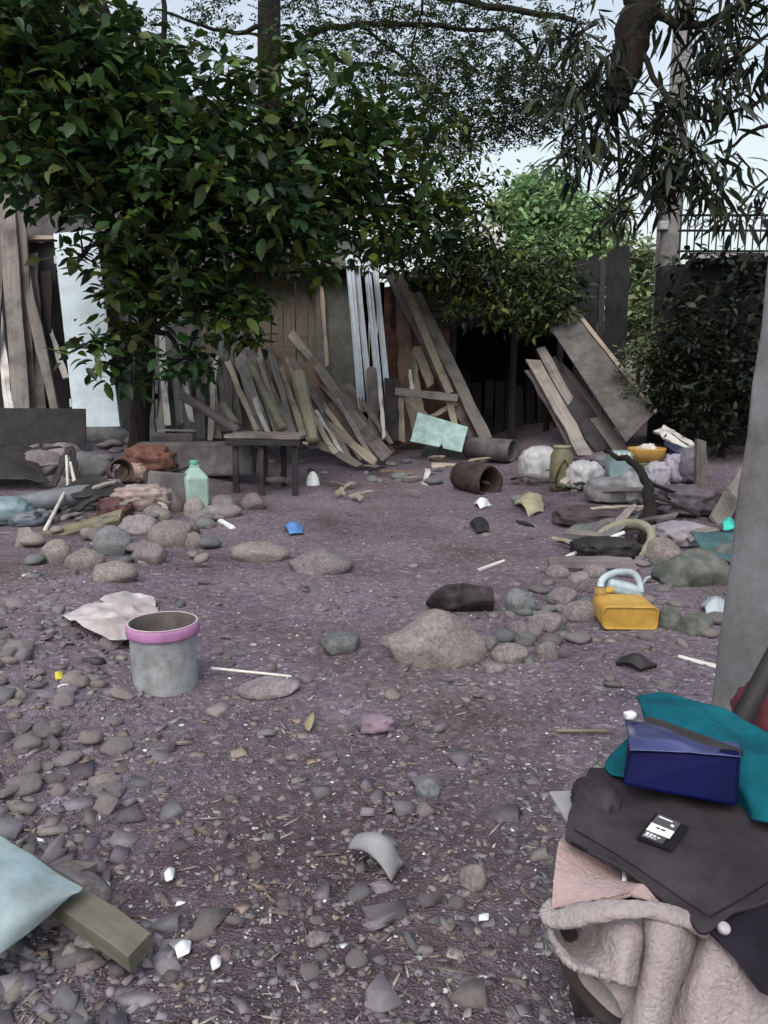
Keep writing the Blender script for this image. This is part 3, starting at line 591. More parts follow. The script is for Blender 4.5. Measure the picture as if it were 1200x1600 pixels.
# 3 narrow-leaved tree (mango-like), limb reaching in from the upper right
mt_ = thing('narrow_leaf_tree', (4.6, 5.4, 0), 'narrow-leaved tree whose dark limb hangs in from the upper right', 'tree')
limb(mt_, [(4.6, 5.4, -.1), (4.55, 5.4, 1.6), (4.35, 5.35, 3.2), (4.0, 5.3, 4.8), (3.6, 5.2, 6.0)], 0.30, 0.20, 'trunk', n=12)
limb(mt_, [(4.35, 5.35, 3.3), (3.4, 5.25, 4.1), P(1035, -150, 5.1), P(1003, 0, 5.0), P(975, 110, 5.0), P(960, 175, 5.0)], 0.20, 0.075, n=10, jit=.015)
for pts, r0 in (([(1003, 10, 5), (1080, 40, 4.8), (1200, -20, 4.6)], .03), ([(975, 110, 5), (930, 200, 4.9), (920, 300, 4.9)], .022), ([(990, 60, 5), (1050, 170, 4.8), (1100, 290, 4.7)], .022), ([(1090, 120, 4.8), (1150, 90, 4.7), (1230, 40, 4.6)], .02),
                ([(1300, 60, 4.9), (1200, 150, 4.7), (1100, 190, 4.7)], .02), ([(1300, 200, 4.9), (1190, 200, 4.7), (1130, 240, 4.7)], .018), ([(960, 160, 5), (880, 215, 5), (890, 290, 5)], .015), ([(960, 170, 5), (970, 280, 4.9), (962, 360, 4.9)], .015), ([(1300, 260, 4.9), (1210, 270, 4.6), (1150, 330, 4.6)], .015)):
    limb(mt_, [P(*p) for p in pts], r0, r0 * .4, n=6, jit=.012)
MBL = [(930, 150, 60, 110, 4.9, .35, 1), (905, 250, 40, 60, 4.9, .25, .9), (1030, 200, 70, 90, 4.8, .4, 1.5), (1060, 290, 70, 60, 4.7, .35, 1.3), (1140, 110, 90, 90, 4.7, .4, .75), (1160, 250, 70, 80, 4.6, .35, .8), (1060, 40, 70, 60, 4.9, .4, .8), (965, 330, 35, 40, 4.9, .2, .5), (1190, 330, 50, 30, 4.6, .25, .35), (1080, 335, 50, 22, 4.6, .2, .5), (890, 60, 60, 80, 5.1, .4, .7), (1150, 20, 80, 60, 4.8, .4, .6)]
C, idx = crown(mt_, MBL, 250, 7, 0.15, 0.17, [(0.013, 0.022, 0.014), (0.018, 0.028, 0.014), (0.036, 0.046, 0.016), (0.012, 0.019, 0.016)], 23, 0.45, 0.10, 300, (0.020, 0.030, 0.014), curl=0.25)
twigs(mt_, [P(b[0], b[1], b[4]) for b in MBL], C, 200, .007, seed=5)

# 4 yellow-green vine bush over the shed roof
vb = thing('vine_bush', P(800, 690, 11.9), 'yellow-green bush drooping over the dark shed roof', 'bush')
limb(vb, [(P(850, 600, 11.9).x, 11.5, 0.15), P(845, 560, 11.3), P(800, 440, 11.2), P(740, 330, 11.2)], .05, .02, 'stem')
VB = [(745, 330, 60, 70, 10.8, .6, 1), (700, 290, 60, 60, 10.8, .6, .9), (770, 420, 90, 50, 10.9, .6, 1.2), (840, 430, 80, 55, 10.8, .6, 1.4), (870, 470, 45, 40, 10.6, .4, 1), (720, 400, 60, 60, 11, .5, 1), (690, 230, 70, 50, 10.8, .5, .7), (770, 480, 80, 35, 10.7, .4, 1.1), (830, 495, 60, 30, 10.6, .35, 1), (700, 450, 50, 40, 10.9, .4, .7), (655, 395, 70, 45, 11.0, .4, 1.1), (600, 385, 55, 40, 11.1, .4, 1.0)]
crown(vb, VB, 960, 7, 0.115, 0.42, [(0.05, 0.075, 0.02), (0.028, 0.046, 0.016), (0.10, 0.125, 0.025), (0.02, 0.034, 0.014)], 24, 0.3, 0.12, 0)
# 5 bright round tree far behind
ft = thing('round_tree', (P(850, 600, 26).x, 26, 0), 'bright green round-crowned tree far behind the shed', 'tree')
limb(ft, [(P(850, 600, 26).x, 26, 0), P(850, 480, 26), P(850, 350, 26)], .3, .15, 'trunk')
FT = [(840, 330, 70, 55, 26, 2.2, 1), (800, 370, 60, 60, 25.5, 2, 1), (890, 360, 70, 60, 25, 2, 1.2), (930, 400, 50, 70, 24.5, 1.8, 1), (860, 420, 90, 60, 24.5, 1.8, 1.2), (830, 295, 40, 25, 26, 1.5, 1)]
crown(ft, FT, 2300, 7, 0.24, 0.5, [(0.17, 0.29, 0.11), (0.23, 0.35, 0.15), (0.29, 0.38, 0.18), (0.11, 0.22, 0.10)], 25, 0.2, .3, 0)
# 6 hazy shrubs in the gap behind the pole, weeds, and dark hedge under the terrace
gs = thing('gap_bush', (P(1000, 600, 20).x, 20, 0), 'pale green bush in the gap left of the utility pole', 'bush')
limb(gs, [(P(1000, 600, 20).x, 20, 0), P(1000, 480, 20)], .08, .03, 'stem')
crown(gs, [(1000, 430, 45, 55, 20, 1, 1), (990, 500, 50, 50, 19.5, 1, 1), (1040, 500, 40, 50, 19.5, 1, 1), (965, 340, 18, 50, 21, .6, .4)], 700, 7, 0.2, 0.5, [(0.13, 0.19, 0.09), (0.18, 0.23, 0.12), (0.20, 0.22, 0.10)], 26, 0.1, .25, 0)
wp = thing('weed_bush', P(1030, 640, 9.6), 'small-leaved green weeds growing beside the big leaning sheet', 'bush')
limb(wp, [(P(1030, 640, 9.6).x, 9.4, .4), P(1020, 600, 9.4), P(1015, 480, 9.3)], .02, .006, 'stem', jit=.01); limb(wp, [(P(1040, 640, 9.6).x, 9.4, .4), P(1060, 560, 9.3), P(1075, 470, 9.2)], .015, .005, 'stem', jit=.01)
crown(wp, [(1010, 560, 50, 35, 9.3, .35, 1), (1060, 600, 60, 50, 9.1, .35, .9), (1010, 605, 40, 40, 9.3, .3, .5), (1080, 540, 50, 50, 9.1, .3, .5), (1080, 640, 40, 30, 9.0, .25, .5), (1030, 510, 30, 30, 9.3, .2, .3)], 500, 7, 0.065, 0.45, [(0.06, 0.085, 0.035), (0.04, 0.06, 0.028), (0.10, 0.12, 0.05)], 27, 0.1, .08, 0)
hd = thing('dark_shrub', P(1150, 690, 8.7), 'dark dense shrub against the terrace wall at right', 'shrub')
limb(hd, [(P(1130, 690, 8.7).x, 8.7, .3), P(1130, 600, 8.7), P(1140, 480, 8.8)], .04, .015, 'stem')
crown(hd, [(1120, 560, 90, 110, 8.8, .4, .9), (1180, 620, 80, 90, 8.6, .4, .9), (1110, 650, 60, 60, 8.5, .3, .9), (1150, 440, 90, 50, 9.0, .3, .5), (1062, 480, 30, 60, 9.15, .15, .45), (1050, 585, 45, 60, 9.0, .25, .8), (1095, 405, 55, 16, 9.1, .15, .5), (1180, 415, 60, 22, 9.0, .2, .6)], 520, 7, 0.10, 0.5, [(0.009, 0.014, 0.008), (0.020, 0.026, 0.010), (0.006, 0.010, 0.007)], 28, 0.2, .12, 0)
# ------------------------------------------------------------------ leaning timber along the back
def lean(pb, pt, Yt, wpx, t, mt, label, cat='plank', name='plank', Yb=None, group=None, jag=0.04, warp=0.013, taper=0.0, nrm=Vector((0, -1, 0.3)), sink=0.03):
    b0 = G(*pb) if Yb is None else P(pb[0], pb[1], Yb)
    if Yb is not None and b0.z < Hf(b0.x, b0.y): b0.z = Hf(b0.x, b0.y)
    t0 = P(pt[0], pt[1], Yt); d = (t0 - b0).normalized()
    o = board(name, b0 - d * sink, t0, M(wpx, b0.y, pb[1]), t, mt, nrm, None, jag, warp, taper); return tag(o, label, cat, group)
# tall planks at the far left
lean((-14, 690), (-2, 330), 10.7, 22, .03, W_PURP, 'wide grey plank cut off by the left picture edge', Yb=9.7)
lean((20, 668), (-4, 480), 10.6, 13, .03, W_PALE, 'pale bluish-white narrow board at the far left edge', Yb=9.5)
lean((36, 668), (10, 300), 10.7, 26, .03, W_GREY, 'wide tall grey plank beside the pale left-edge board', Yb=9.6)
lean((45, 665), (28, 310), 10.75, 26, .03, W_PURP, 'purplish tall plank, third from the left edge', Yb=9.8)
lean((66, 665), (50, 400), 10.75, 18, .03, W_PURP, 'purplish plank left of the crossing timber', Yb=9.75)
lean((92, 664), (34, 400), 10.6, 15, .05, W_GREY, 'slanting grey timber crossing before the left planks', Yb=9.5)
lean((104, 590), (68, 480), 10.65, 8, .02, W_PALE, 'short pale slat slanting down to the white door', Yb=10.0)
lean((78, 668), (70, 420), 10.78, 20, .03, W_DARK, 'dark plank standing between the slanting timber and white door', Yb=9.9)
# white door panel, a flush panel with a thin frame and hinges
dl = thing('door_panel', P(145, 668, 9.7), 'large pale bluish-white door panel leaning behind the leaves', 'door')
def panel4(pts, t, name, mt, parent): return quadbox(name, pts, t, mt, parent)
dc = [P(117, 668, 9.55), P(188, 667, 9.55), P(150, 360, 10.65), P(84, 366, 10.65)]
panel4(dc, .035, 'leaf_sheet', DOORW, dl)
for q in (0.12, 0.86):
    e = dc[0].lerp(dc[3], q); MB().box(e + Vector((-.012, -.01, 0)), (.022, .03, .10)).build('hinge', GALV, dl, mw=Matrix.Identity(4))
e = dc[1].lerp(dc[2], .45); MB().tube([e + Vector((-.06, -.02, 0)), e + Vector((-.06, -.06, 0.0))], .018, 10).build('knob', GALV, dl, mw=Matrix.Identity(4))
# bundles between tree and table
lean((262, 660), (250, 485), 10.3, 10, .025, W_PALE, 'narrow pale slat standing in front of the paling fence', Yb=9.6)
lean((282, 660), (272, 500), 10.3, 12, .03, PALE_G, 'grey-green slat right of the narrow pale slat', Yb=9.7)
lean((330, 688), (337, 556), 10.4, 8, .03, W_PALE, 'thin whitish upright stake left of the table', 'stake', 'stake')
lean((355, 672), (352, 545), 10.6, 21, .03, W_PURP, 'wide upright grey plank just left of the fanned planks', Yb=9.8)
lean((372, 660), (362, 545), 10.6, 12, .03, W_GREY, 'grey plank half behind the wide upright plank', Yb=9.9)
lean((412, 672), (374, 555), 10.5, 20, .035, W_GREY, 'grey fanned plank directly above the table, leftmost', Yb=9.3)
lean((424, 668), (384, 548), 10.6, 14, .03, W_PURP, 'second fanned plank above the table', Yb=9.4)
lean((456, 680), (390, 542), 10.6, 16, .03, W_GREY, 'third fanned plank above the table, longest', Yb=9.3)
lean((468, 690), (410, 540), 10.9, 26, .025, W_BRN, 'broad dull brown board behind the fanned planks', Yb=9.9)
lean((300, 655), (275, 525), 10.4, 9, .025, W_PALE, 'short pale batten poking from the leaves left of the stake', 'batten', 'batten', Yb=9.7)
def pole(pb, pt, Yb, Yt, r0, r1, mt, label, cat='pole', name='pole', nodes=0, group=None):
    a, b = P(pb[0], pb[1], Yb), P(pt[0], pt[1], Yt); a.z = max(a.z, Hf(a.x, a.y)) if Yb > 4 else a.z
    L = (b - a).length; pts = []; rad = []; n = max(nodes, 1)
    for k in range(n):
        for u, f in ((0.0, 1.12), (0.03, 1.12), (0.06, 1.0), (0.94, 1.0)):
            if nodes == 0 and f > 1: f = 1
            q = (k + u) / n; pts.append((q * L, 0, 0)); rad.append((r0 + (r1 - r0) * q) * f)
    pts.append((L, 0, 0)); rad.append(r1)
    o = MB().tube(pts, rad, 12).build(name, mt, None, True, frame_from(a, b, Vector((0, -1, .3)))); return tag(o, label, cat, group)
pole((488, 690), (466, 585), 9.5, 10.2, M(11, 9.6), M(12, 9.6), BAMBOO, 'thick pale bamboo pole with swollen joints right of the table', 'bamboo pole', 'bamboo_pole', 3)
pole((441, 668), (388, 562), 9.2, 10.3, M(7, 9.3), M(5, 9.3), BAMBOO, 'thin bamboo pole lying among the fanned planks', 'bamboo pole', 'bamboo_pole', 4)
pole((366, 660), (348, 632), 9.0, 9.2, .05, .04, BAMBOO, 'cut yellowish bamboo end at the left of the table top', 'bamboo pole', 'bamboo_pole', 1)
pole((284, 618), (372, 672), 9.1, 8.7, .055, .05, W_PURP, 'grey round branch slanting down to the left end of the table', 'branch', 'branch')
lean((600, 712), (478, 565), 10.9, 34, .025, W_BRN, 'wide brown board sloping left from below the metal sheets', nrm=Vector((-.2, -1, .6)))
lean((592, 700), (455, 520), 11.2, 14, .03, W_GREY, 'long grey plank lying along the wide brown board', Yb=10.2)
lean((606, 716), (500, 590), 10.9, 20, .025, W_PURP, 'purplish plank on the right of the wide brown board', Yb=9.7)
lean((585, 722), (500, 655), 10.3, 14, .025, W_TAN, 'tan plank lying low at the foot of the sloping boards', Yb=9.4)
lean((540, 715), (492, 640), 10.3, 6, .02, W_PALE, 'thin pale strip across the sloping boards', 'strip', 'strip', Yb=9.6)
lean((610, 690), (545, 600), 11.2, 8, .02, W_GREY, 'narrow grey lath right of the sloping boards', 'lath', 'lath', Yb=10.4)
lean((560, 726), (468, 680), 9.9, 10, .03, W_GREY, 'short grey plank lying on the ground by the bamboo', Yb=9.4)
lean((452, 640), (430, 545), 10.9, 26, .03, W_BRN, 'dull brown plank leaning behind the thick bamboo pole', Yb=10.0)
lean((505, 640), (455, 560), 10.8, 12, .03, W_GREY, 'short grey plank behind the top of the thick bamboo pole', Yb=10.3)
ORD = ['first', 'second', 'third', 'fourth', 'fifth', 'sixth', 'seventh', 'eighth', 'ninth', 'tenth', 'eleventh', 'twelfth']
for k, (xb, xt, yt, w, m) in enumerate(((236, 230, 520, 15, PALE_G), (252, 262, 540, 12, W_GREY), (296, 290, 530, 15, W_PURP), (312, 318, 548, 16, W_GREY), (340, 330, 560, 13, W_TAN), (388, 366, 560, 14, W_TAN), (398, 372, 552, 13, W_GREY), (436, 402, 548, 15, W_TAN), (446, 418, 540, 14, W_PURP))):
    lean((xb, 684), (xt, yt), 10.75, w, .025, m, ORD[k] + ' of the close-set back planks counted rightwards from the tree trunk', 'plank', Yb=10.0 + .04 * (k % 3), group='back planks right of the tree trunk', jag=.04, warp=.012)
for k, (xb, yb, xt, yt, w, m) in enumerate(((520, 700, 440, 560, 16, W_TAN), (536, 706, 455, 575, 12, W_BRN), (560, 708, 470, 545, 13, W_TAN), (574, 712, 488, 580, 11, W_GREY), (548, 690, 500, 575, 18, W_PURP))):
    lean((xb, yb), (xt, yt), 11.15, w, .025, m, ORD[k] + ' of the tight sloping boards counted rightwards from the thick bamboo', 'plank', Yb=10.35 + .05 * k, group='sloping boards right of the bamboo', jag=.05, warp=.014)
for k, (xb, yb, xt, yt, w, m) in enumerate(((402, 676, 356, 566, 9, W_TAN), (420, 680, 378, 570, 8, W_PALE), (434, 684, 392, 556, 10, W_GREY), (448, 686, 404, 560, 8, W_TAN), (462, 690, 424, 552, 10, W_GREY), (478, 694, 438, 570, 9, W_TAN))):
    lean((xb, yb), (xt, yt), 10.35, w, .02, m, ORD[k] + ' of the thin light slats fanned behind the table, counted rightwards', 'slat', 'slat', Yb=9.15 + .03 * k, group='thin slats fanned behind the table', jag=.05, warp=.012)
for k, (xb, yb, xt, yt, w, m) in enumerate(((524, 708, 462, 605, 9, W_TAN), (545, 712, 476, 610, 8, W_GREY), (566, 716, 500, 625, 9, W_TAN), (582, 718, 520, 610, 7, W_GREY))):
    lean((xb, yb), (xt, yt), 10.7, w, .02, m, ORD[k] + ' of the thin slats over the sloping boards, counted rightwards', 'slat', 'slat', Yb=9.55 + .03 * k, group='thin slats over the sloping boards', jag=.05, warp=.012)
# galvanised roofing sheets: corrugated, each an object
def corr(pb, pt, Yb, Yt, wpx, waves, label, mt=GALV):
    a, b = P(pb[0], pb[1], Yb), P(pt[0], pt[1], Yt); a.z = max(a.z, Hf(a.x, a.y) + .01); L = (b - a).length; w = M(wpx, Yb); n = waves * 8 + 1; V = []; F = []
    for i in range(6):
        for j in range(n):
            u = j / (n - 1); V.append((i / 5 * L + rs.uniform(-.004, .004), (u - .5) * w, 0.017 * math.cos(u * waves * 6.283) + .01 * math.sin(i * 1.3)))
    for i in range(5):
        for j in range(n - 1): F.append((i * n + j, i * n + j + 1, (i + 1) * n + j + 1, (i + 1) * n + j))
    o = link('roofing_sheet', mesh('roofing_sheet', V, F, True), mt, None, frame_from(a, b, Vector((0, -1, .3)))); s = o.modifiers.new('s', 'SOLIDIFY'); s.thickness = .0015
    return tag(o, label, 'metal sheet', 'corrugated sheets leaning on the shack')
corr((566, 644), (545, 396), 10.9, 11.7, 12, 2, 'leftmost narrow shiny metal strip, the longest of the four')
corr((579, 640), (556, 402), 10.95, 11.75, 9, 1, 'second narrow shiny metal strip from the left')
corr((595, 640), (572, 400), 11.0, 11.75, 11, 2, 'third narrow shiny metal strip, behind the round-topped board')
corr((607, 632), (585, 404), 11.05, 11.8, 9, 1, 'rightmost narrow shiny metal strip')
def round_top(pb, pt, Yb, Yt, wpx, mt, label):
    a, b = P(pb[0], pb[1], Yb), P(pt[0], pt[1], Yt); a.z = max(a.z, Hf(a.x, a.y)); L = (b - a).length; w = M(wpx, Yb) / 2; pr = [(0, -w), (L - w, -w)] + [(L - w + w * math.sin(q), -w * math.cos(q)) for q in np.linspace(.2, 2.94, 9)] + [(L - w, w), (0, w)]
    n = len(pr); V = [(x, y, z) for z in (-.015, .015) for x, y in pr]; F = [tuple(range(n))[::-1], tuple(range(n, 2 * n))] + [(i, (i + 1) % n, (i + 1) % n + n, i + n) for i in range(n)]
    return tag(link('round_top_board', mesh('round_top_board', V, F), mt, None, frame_from(a, b, Vector((0, -1, .2)))), label, 'board')
round_top((586, 690), (580, 573), 10.6, 11, 17, W_PURP, 'round-topped grey-purple board before the metal sheets')
lean((612, 690), (612, 588), 11.1, 22, .03, W_DARK, 'dark upright board right of the round-topped board', 'board', 'board', Yb=10.6)
lean((600, 686), (592, 588), 11.0, 5, .03, W_PALE, 'thin whitish strip before the dark upright board', 'strip', 'strip', Yb=10.45)
lean((640, 690), (627, 445), 11.75, 22, .03, W_BRN, 'tall brown board standing behind the wooden trestle', 'board', 'board', Yb=11.3)
lean((655, 640), (645, 545), 11.7, 9, .02, W_PALE, 'torn whitish strip hanging on the brown boards', 'strip', 'strip', Yb=11.4, jag=.06)
lean((645, 615), (640, 575), 11.5, 6, .02, W_PALE, 'little white scrap of board behind the trestle', 'scrap', 'scrap', Yb=11.3)
lean((672, 600), (650, 540), 11.6, 14, .02, W_TAN, 'pale torn sheet piece above the trestle', 'scrap', 'scrap', Yb=11.3, jag=.05)
lean((660, 690), (632, 560), 11.6, 26, .02, W_TAN, 'light board leaning behind the trestle', 'board', 'board', Yb=11.2)
lean((770, 709), (648, 458), 11.5, 18, .05, W_GREY, 'right one of the two long beams leaning by the trestle', 'beam', 'beam')
lean((752, 708), (612, 430), 11.7, 20, .06, W_PURP, 'left one of the two long beams leaning by the trestle', 'beam', 'beam')
lean((700, 610), (626, 432), 11.55, 12, .05, W_TAN, 'tan plank riding on the left long leaning beam', Yb=11.0)
# trestle with crossbar and legs
tr = thing('trestle', G(665, 692), 'grey wooden trestle behind the mint foam sheet', 'trestle')
board('crossbar', P(618, 612, 10.9), P(716, 622, 10.85), .10, .05, W_GREY, Vector((0, -1, .1)), tr)
for a, b, w in (((628, 690), (624, 615), .09), ((716, 690), (700, 618), .09)): board('leg', P(a[0], a[1], 10.8), P(b[0], b[1], 10.95), w, .04, W_TAN, Vector((0, -1, .1)), tr)
for a, b in (((627, 620), (668, 650)), ((668, 655), (712, 630))): board('brace', P(a[0], a[1], 10.98), P(b[0], b[1], 10.98), .06, .03, W_TAN, Vector((0, -1, .1)), tr)
# mint foam sheet, notched at the bottom edge
cs = [P(653, 645, 10.2), P(731, 668, 10.15), P(721, 707, 10.0), P(693, 701, 10.0), P(690, 694, 10.02), P(686, 699, 10.0), P(641, 690, 10.05)]
nn = Vector((0, -1, .35)).normalized(); n = len(cs); V = [q + nn * .025 for q in cs] + [q - nn * .025 for q in cs]
tag(link('foam_sheet', mesh('foam_sheet', V, [tuple(range(n))[::-1], tuple(range(n, 2 * n))] + [(i, (i + 1) % n, (i + 1) % n + n, i + n) for i in range(n)]), MINT), 'mint green foam sheet with a notched lower edge', 'foam sheet')
tag(rock('stone', G(690, 712), (.55, .4, .32), STONE_B, sub=3), 'dark grey stone under the mint foam sheet', 'stone')
lean((680, 728), (752, 733), 9.75, 11, .03, W_TAN, 'long flat tan board lying left of the hollow log', 'board', 'board', nrm=Vector((0, -.4, 1)))
lean((664, 757), (669, 731), 9.1, 9, .02, W_PALE, 'small whitish upright slat before the long flat board', 'slat', 'slat')
for k, (a, b, Y) in enumerate((((676, 720), (742, 722), 10.3), ((600, 738), (660, 742), 9.2))): lean(a, b, Y, 8, .03, W_BRN, ('brown stick lying behind the long flat board', 'short brown stick lying below the boards, left of the slat')[k], 'stick', 'stick', nrm=Vector((0, -.4, 1)))
# hollow log and dark pipe, open towards the camera
def hollow(c, ax, L, R, r, mt, name, label, cat, wob=.12):
    ax = Vector(ax).normalized(); V = []; F = []; n = 22
    prof = [(r * .9, L * .8), (r, .03), (R * .96, 0), (R, .04), (R * .98, L * .5), (R * .9, L), (0.01, L)]
    for i, (q, z) in enumerate(prof):
        for k in range(n):
            a = 6.283 * k / n; f = 1 + wob * float(vnoise(np.array([math.cos(a) * 1.4, math.sin(a) * 1.4, z * 2 + 5]), 4)); V.append((z, q * f * math.cos(a), q * f * math.sin(a)))
    for i in range(len(prof) - 1):
        for k in range(n): F.append((i * n + k, i * n + (k + 1) % n, (i + 1) * n + (k + 1) % n, (i + 1) * n + k))
    F.append(tuple(range(n)))
    m = frame_from(Vector(c), Vector(c) + ax, Vector((0, 0, 1))); return tag(link(name, mesh(name, V, F, True), mt, None, m), label, cat)
g = G(770, 772); hollow((g.x - .02, g.y, g.z + .13), (-.5, .8, .02), .5, .17, .135, M_noise('burnt_wood', (.03, .022, .021), (.085, .06, .055), 6, .9, .8, .02), 'hollow_log', 'short dark burnt hollow log with its open end forward', 'log')
g = G(802, 722); hollow((g.x, g.y, g.z + .14), (-.75, .6, .02), .7, .145, .12, CONC_D, 'pipe_section', 'grey pipe section with dark round mouth behind the white sack', 'pipe', .02)
# bulging sacks, bags, crumpled things
def lump(name, c, dims, mt, label, cat, rz=0, seed=1, crump=.10, sub=4, sc=3.0, group=None, tilt=(0, 0), blocky=.25):
    v, f = ICO[sub]; q = np.sign(v) * np.abs(v) ** (1 - blocky); d = 1 + crump * (1 - 2 * np.abs(vnoise(v * sc + seed, seed))) + crump * .5 * (1 - 2 * np.abs(vnoise(v * sc * 2.3 + seed, seed + 9)))
    d = d + crump * .7 * (0.5 - np.abs(vnoise(v * sc * 1.4 + seed * 2, seed + 20)) ** .6) - crump * .35 * np.abs(vnoise(v * sc * 5 + seed, seed + 30))
    q = q * d[:, None]; q[:, 2] = np.maximum(q[:, 2], -.8); q = q * np.array(dims) / 2
    m = Matrix.Translation(Vector(c) + Vector((0, 0, dims[2] * .4))) @ Matrix.Rotation(rz, 4, 'Z') @ Matrix.Rotation(tilt[0], 4, 'X') @ Matrix.Rotation(tilt[1], 4, 'Y')
    return tag(link(name, mesh(name, q, f, True), mt, None, m), label, cat, group)
SACK = plain('sack', (.44, .44, .46), .4, .15, .2); SACK2 = plain('sack_grey', (.22, .215, .23), .5, .2, .3)
lump('sack', G(842, 750), (.42, .34, .40), SACK, 'light grey plastic sack beside the dark pipe mouth', 'sack', .2, 3, .09, tilt=(0, -.15))
# cut-open olive jug
g = G(880, 768); oj = thing('cut_jug', g, 'olive plastic jug cut open with a dark pointed hollow', 'jug')
OLV = plain('olive_plastic', (.15, .145, .085), .45, .3)
mb = MB(); n = 20; prof = [(.02, .0), (.11, .0), (.125, .05), (.125, .24), (.12, .36), (.085, .42), (.08, .45)]
V = []; F = []
for i, (r_, z) in enumerate(prof):
    for k in range(n): a = 6.283 * k / n; V.append((r_ * math.cos(a) * .95, r_ * math.sin(a) + .12, z))
for i in range(len(prof) - 1):
    for k in range(n): F.append((i * n + k, i * n + (k + 1) % n, (i + 1) * n + (k + 1) % n, (i + 1) * n + k))
mb.add(V, F); mb.build('body', OLV, oj, True)
tear = [(0, .33), (.035, .27), (.075, .18), (.09, .10), (.07, .04), (.03, .06), (0, .03), (-.03, .06), (-.07, .04), (-.09, .10), (-.075, .18), (-.035, .27)]
mb = MB(); m_ = len(tear); mb.add([(x, -.02 - .02 * (.3 - abs(x) * 2), z) for x, z in tear] + [(x * .9, .06, z) for x, z in tear], [tuple(range(m_, 2 * m_)), *[(i, (i + 1) % m_, (i + 1) % m_ + m_, i + m_) for i in range(m_)]]); mb.build('hollow', DARKM, oj)
MB().lathe([(.08, .43), (.09, .435), (.09, .46), (.0, .46)], 16, (0, .12, 0)).build('rim', plain('olive_rim', (.24, .23, .15)), oj, True)
# heap of pale bags right of the jug
lump('plastic_bag', G(912, 762), (.36, .3, .30), SACK, 'crumpled whitish bag just right of the olive jug', 'bag', .4, 5, .12)
lump('plastic_bag', G(955, 782), (.46, .3, .24), SACK2, 'low grey bag in front of the small teal crate', 'bag', 0, 6, .08, blocky=.4)
lump('plastic_bag', G(993, 785), (.24, .22, .34), SACK, 'small pale peaked bag against the bent trunk', 'bag', .2, 7, .12)
lump('plastic_bag', G(1052, 752), (.24, .24, .30), plain('lilac_bag', (.34, .32, .40), .35), 'lilac translucent bag right of the yellow basin', 'bag', .2, 8, .14)
lump('plastic_bag', G(1075, 752), (.3, .28, .36), plain('plum_bag', (.13, .12, .15), .5), 'dark plum bag left of the short wooden post', 'bag', .2, 9, .10)
lump('plastic_bag', G(1026, 760), (.22, .2, .26), plain('silver_bag', (.42, .41, .46), .35), 'small silvery bag below the yellow basin', 'bag', .2, 10, .14)
lump('rubbish_heap', G(1060, 800), (.55, .4, .24), plain('mauve_rag', (.12, .105, .125), .8, .3), 'mauve-grey heap of rags right of the bent trunk', 'rags', .1, 11, .26, sc=5)
lump('rag', G(1060, 848), (.42, .34, .16), plain('pale_rag', (.28, .26, .29), .8), 'folded pale mauve rag below the rag heap', 'rag', .5, 12, .14)
lump('rag', G(930, 820), (.62, .5, .16), plain('brown_rag', (.075, .06, .065), .9, .3), 'dark brown rag bundle left of the curled sheet', 'rag', .1, 13, .15)
g = G(968, 752); tc_ = thing('crate', g, 'small pale teal crate edge showing above the grey bags', 'crate')
TEAL = plain('pale_teal', (.28, .40, .41), .5)
MB().box((0, 0, .16), (.26, .2, .30)).build('body', TEAL, tc_, bevel=.01)
for k in range(5): MB().box((-.10 + k * .05, -.102, .285), (.03, .02, .03)).build('rib', WHITEP, tc_)
# yellow basin on a drum with white cloth
g = G(1008, 748); bn = thing('basin', (g.x, g.y, g.z + .18), 'shallow yellow-orange basin sitting on a patterned tin', 'basin')
YEL = plain('yellow_plastic', (.45, .26, .07), .5)
MB().lathe([(.0, .02), (.14, .02), (.175, .13), (.185, .135), (.19, .12), (.15, 0), (0, 0)], 28).build('bowl', YEL, bn, True)
tn = thing('tin_drum', (g.x, g.y, g.z - .02), 'greenish tin with red patch under the yellow basin', 'tin')
MB().lathe([(0, 0), (.155, 0), (.16, .01), (.155, .02), (.155, .18), (.16, .19), (.15, .195), (0, .195)], 26).build('drum', plain('green_tin', (.16, .18, .10), .5, .3), tn, True)
MB().box((-.03, -.15, .10), (.14, .03, .07)).build('patch', plain('tin_red', (.30, .09, .06), .6), tn)
lump('cloth', (g.x, g.y - .02, g.z + .19), (.17, .15, .17), plain('cream_cloth', (.6, .55, .5), .9), 'crumpled cream cloth peaking out of the yellow basin', 'cloth', .3, 14, .2)
g = G(1040, 745); bb = thing('blue_bucket', g, 'dark blue bucket tilted behind the yellow basin', 'bucket')
NAVY = plain('navy_plastic', (.025, .03, .07), .4)
o = MB().lathe([(0, 0), (.13, 0), (.16, .30), (.172, .30), (.172, .32), (.15, .32), (.12, .02), (0, .02)], 26).build('body', NAVY, bb, True); o.rotation_euler = (.25, .35, 0)
# long boards right: the big plywood and its dark neighbours
sh = thing('plywood_sheet', P(990, 690, 8.9), 'big grey plywood sheet leaning left, pale along its upper edge', 'plywood')
pc = [P(978, 692, 8.7), P(1023, 646, 9.0), P(892, 480, 10.9), P(853, 503, 10.7)]
quadbox('sheet', pc, .02, PLY, sh)
board('edge_batten', pc[1] + Vector((.01, -.03, .01)), pc[2] + Vector((0, -.03, .02)), .05, .025, W_TAN, Vector((-.5, -1, .6)), sh)
lean((915, 712), (832, 562), 10.5, 22, .03, W_GREY, 'grey ragged plank, leftmost of the right leaning boards', 'plank', jag=.05, warp=.015)
lean((902, 712), (828, 580), 10.55, 14, .03, W_PURP, 'narrow dark plank under the grey ragged plank', 'plank', Yb=9.35)
lean((945, 712), (850, 560), 10.6, 34, .03, W_DARK, 'wide dark board between ragged plank and plywood sheet', 'board', 'board', Yb=9.2)
lean((930, 708), (845, 545), 10.65, 16, .03, W_GREY, 'thin grey plank between the ragged plank and wide dark board', 'plank', Yb=9.28)
